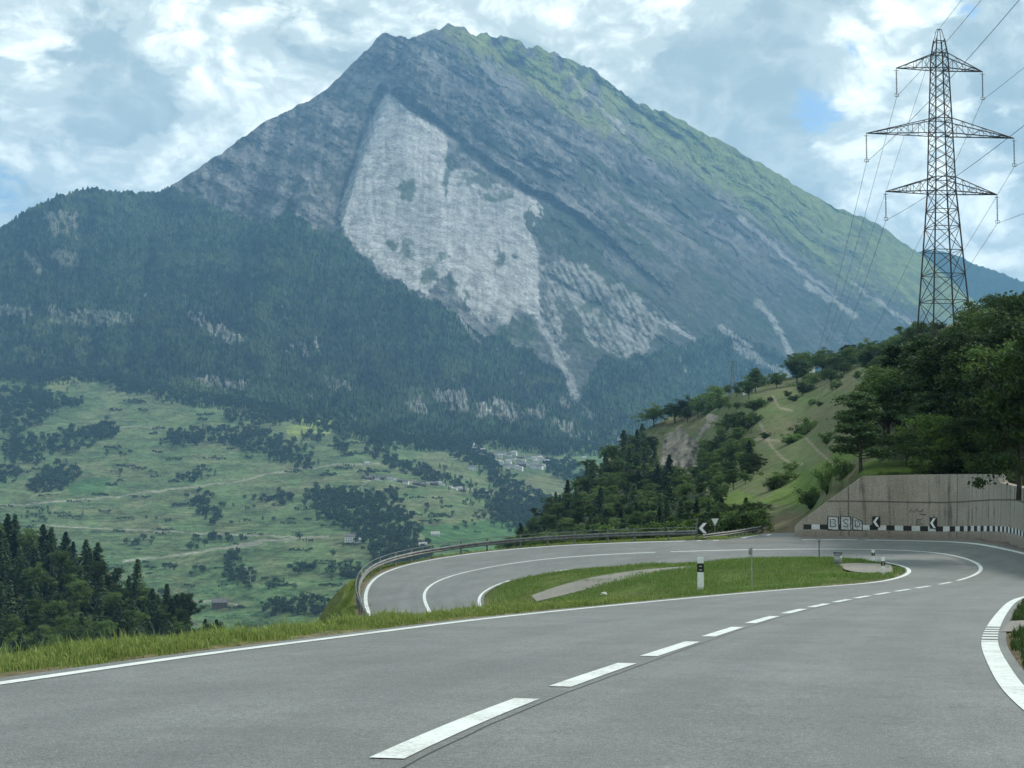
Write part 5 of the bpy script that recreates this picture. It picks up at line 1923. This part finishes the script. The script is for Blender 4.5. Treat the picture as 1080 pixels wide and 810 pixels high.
house(3, 853, 390, .3, .40, 'pale-roofed hut among the trees on the spur crest', None, Y=float(YB(853, 390)) - 4)

# ------------------------------------------------------------------ HAZE
hz = bpy.data.meshes.new('haze')
x0, x1, y0, y1, z0, z1 = -9800, 9800, -950, 12600, -401, 2250
hz.from_pydata([(x0, y0, z0), (x1, y0, z0), (x1, y1, z0), (x0, y1, z0), (x0, y0, z1), (x1, y0, z1), (x1, y1, z1), (x0, y1, z1)], [],
               [(3, 2, 1, 0), (4, 5, 6, 7), (0, 1, 5, 4), (1, 2, 6, 5), (2, 3, 7, 6), (3, 0, 4, 7)])
hm = bpy.data.materials.new('haze')
hm.use_nodes = True
nt = hm.node_tree
nt.nodes.clear()
out = nt.nodes.new('ShaderNodeOutputMaterial')
pv = nt.nodes.new('ShaderNodeVolumePrincipled')
pv.inputs['Color'].default_value = (.32, .62, 1.0, 1)
pv.inputs['Density'].default_value = 7.0e-5
pv.inputs['Anisotropy'].default_value = 0.0
nt.links.new(pv.outputs[0], out.inputs['Volume'])
hz.materials.append(hm)
link('haze', hz, kind='stuff', label='thin blue air between the road and the mountain', category='haze')

# ------------------------------------------------------------------ LIGHT
SUN_EL, SUN_AZ = math.radians(42), math.radians(62)       # azimuth measured from +Y (view) towards +X
world = bpy.data.worlds.new('World')
scene.world = world
world.use_nodes = True
nt = world.node_tree
N = NT(nt)
bg = nt.nodes['Background']
sky = N.n('ShaderNodeTexSky', sky_type='NISHITA')
sky.sun_disc = False
sky.sun_elevation = SUN_EL
sky.sun_rotation = SUN_AZ
sky.air_density = 1.0
sky.dust_density = 1.0
d = N.n('ShaderNodeTexCoord').outputs['Generated']
dm = N.mapping(d, (1, 1, 1.55))
warp = N.n('ShaderNodeTexNoise')
N.l(dm, warp.inputs['Vector'])
warp.inputs['Scale'].default_value = 9
warp.inputs['Detail'].default_value = 4
wv_ = N.n('ShaderNodeVectorMath', operation='MULTIPLY_ADD')
N.l(warp.outputs['Color'], wv_.inputs[0])
wv_.inputs[1].default_value = (.08, .08, .08)
N.l(dm, wv_.inputs[2])
dw = wv_.outputs[0]
n_big = N.ramp(N.noise(dw, 5.5, 3, .5), .30, .70)
n_mid = N.ramp(N.noise(dw, 12, 12, .60), .28, .72)
n_fin = N.ramp(N.noise(dw, 38, 10, .62), .25, .75)
n_raw = N.noise(dw, 26, 10, .62)


def blob(px_, py_, rad, amp):
    """a patch of sky: +amp near the direction, falling off over rad pixels"""
    v_ = P(px_, py_, 1000.0) - np.array([0, 0, CAMZ])
    v_ /= np.linalg.norm(v_)
    x_ = N.n('ShaderNodeVectorMath', operation='DISTANCE')
    N.l(d, x_.inputs[0])
    x_.inputs[1].default_value = tuple(v_)
    return N.ramp(x_.outputs['Value'], 0.0, rad / FPX, amp, 0.0)


def total(lst):
    s_ = lst[0]
    for q_ in lst[1:]:
        s_ = N.math('ADD', s_, q_)
    return s_


# brightness field of the cloud deck
fold = N.math('ABSOLUTE', N.math('SUBTRACT', N.noise(dw, 17, 9, .58), .5))
bil = N.ramp(fold, .0, .16, 0, 1)                      # billowing cauliflower edges
place = total([blob(60, 175, 150, .34), blob(230, 165, 150, .40), blob(330, 85, 140, .20), blob(590, 25, 150, .30), blob(905, 145, 120, .40), blob(1000, 215, 150, .34), blob(690, 55, 80, .26), blob(935, 30, 90, .34), blob(1050, 260, 90, .16), blob(50, 25, 150, .22), blob(480, 10, 100, .28), blob(190, 30, 110, .2),
               blob(110, 105, 110, -.36), blob(170, 95, 60, -.12), blob(745, 110, 130, -.34), blob(790, 185, 90, -.22), blob(842, 48, 90, -.26), blob(15, 220, 60, -.25), blob(560, 85, 70, -.12), blob(300, 20, 60, -.1), blob(1040, 130, 60, -.12)])
cum = N.math('ADD', place, N.math('SUBTRACT', N.math('ADD', N.math('MULTIPLY', n_mid, .62), N.math('MULTIPLY', n_big, .30)), .44))
cmask = N.ramp(cum, -.02, .15)
shade = N.math('ADD', N.math('ADD', N.math('MULTIPLY', n_fin, .55), N.math('MULTIPLY', bil, .34)), N.math('MULTIPLY', N.ramp(cum, .0, .6), .32))
gap_ = total([blob(858, 112, 44, .42), blob(1036, 6, 50, .44), blob(4, 228, 70, .34), blob(884, 76, 60, .16), blob(640, 112, 50, .1)])
low_c = N.mix(N.ramp(N.math('ADD', N.math('MULTIPLY', n_mid, .6), N.math('MULTIPLY', n_fin, .4)), .2, .85), (3.1, 3.95, 4.05), (5.1, 5.85, 5.7))
high_c = N.mix(N.ramp(shade, .30, 1.05), (4.7, 5.5, 5.35), (10.2, 10.7, 9.8))
cl = N.mix(cmask, low_c, high_c)
hole = N.ramp(N.math('ADD', gap_, N.math('MULTIPLY', N.math('SUBTRACT', .5, n_raw), 2.3)), 0.20, .56)
hole = N.math('MULTIPLY', hole, N.ramp(gap_, .02, .12))
cov = N.math('SUBTRACT', 1.0, hole, clamp=True)
skyc = N.mix(1.0, sky.outputs[0], (.80, .95, 1.0), 'MULTIPLY')
N.l(N.mix(cov, skyc, cl), bg.inputs['Color'])
bg.inputs['Strength'].default_value = .10

sun = bpy.data.lights.new('sun', 'SUN')
sun.energy = 2.6
sun.angle = math.radians(10)
sun.color = (1.0, .96, .88)
so = bpy.data.objects.new('sun', sun)
COL.objects.link(so)
to = Vector((math.sin(SUN_AZ) * math.cos(SUN_EL), math.cos(SUN_AZ) * math.cos(SUN_EL), math.sin(SUN_EL)))
so.rotation_euler = to.to_track_quat('Z', 'Y').to_euler()

# ------------------------------------------------------------------ render settings
scene.view_settings.view_transform = 'Standard'
scene.view_settings.look = 'None'
scene.view_settings.exposure = 0.72
scene.view_settings.gamma = 1.0
scene.render.engine = 'CYCLES'
cy = scene.cycles
cy.max_bounces = 6
cy.diffuse_bounces = 3
cy.glossy_bounces = 2
cy.transmission_bounces = 2
cy.transparent_max_bounces = 4
cy.volume_bounces = 1
cy.use_denoising = True
cy.use_adaptive_sampling = True
cy.adaptive_threshold = .02
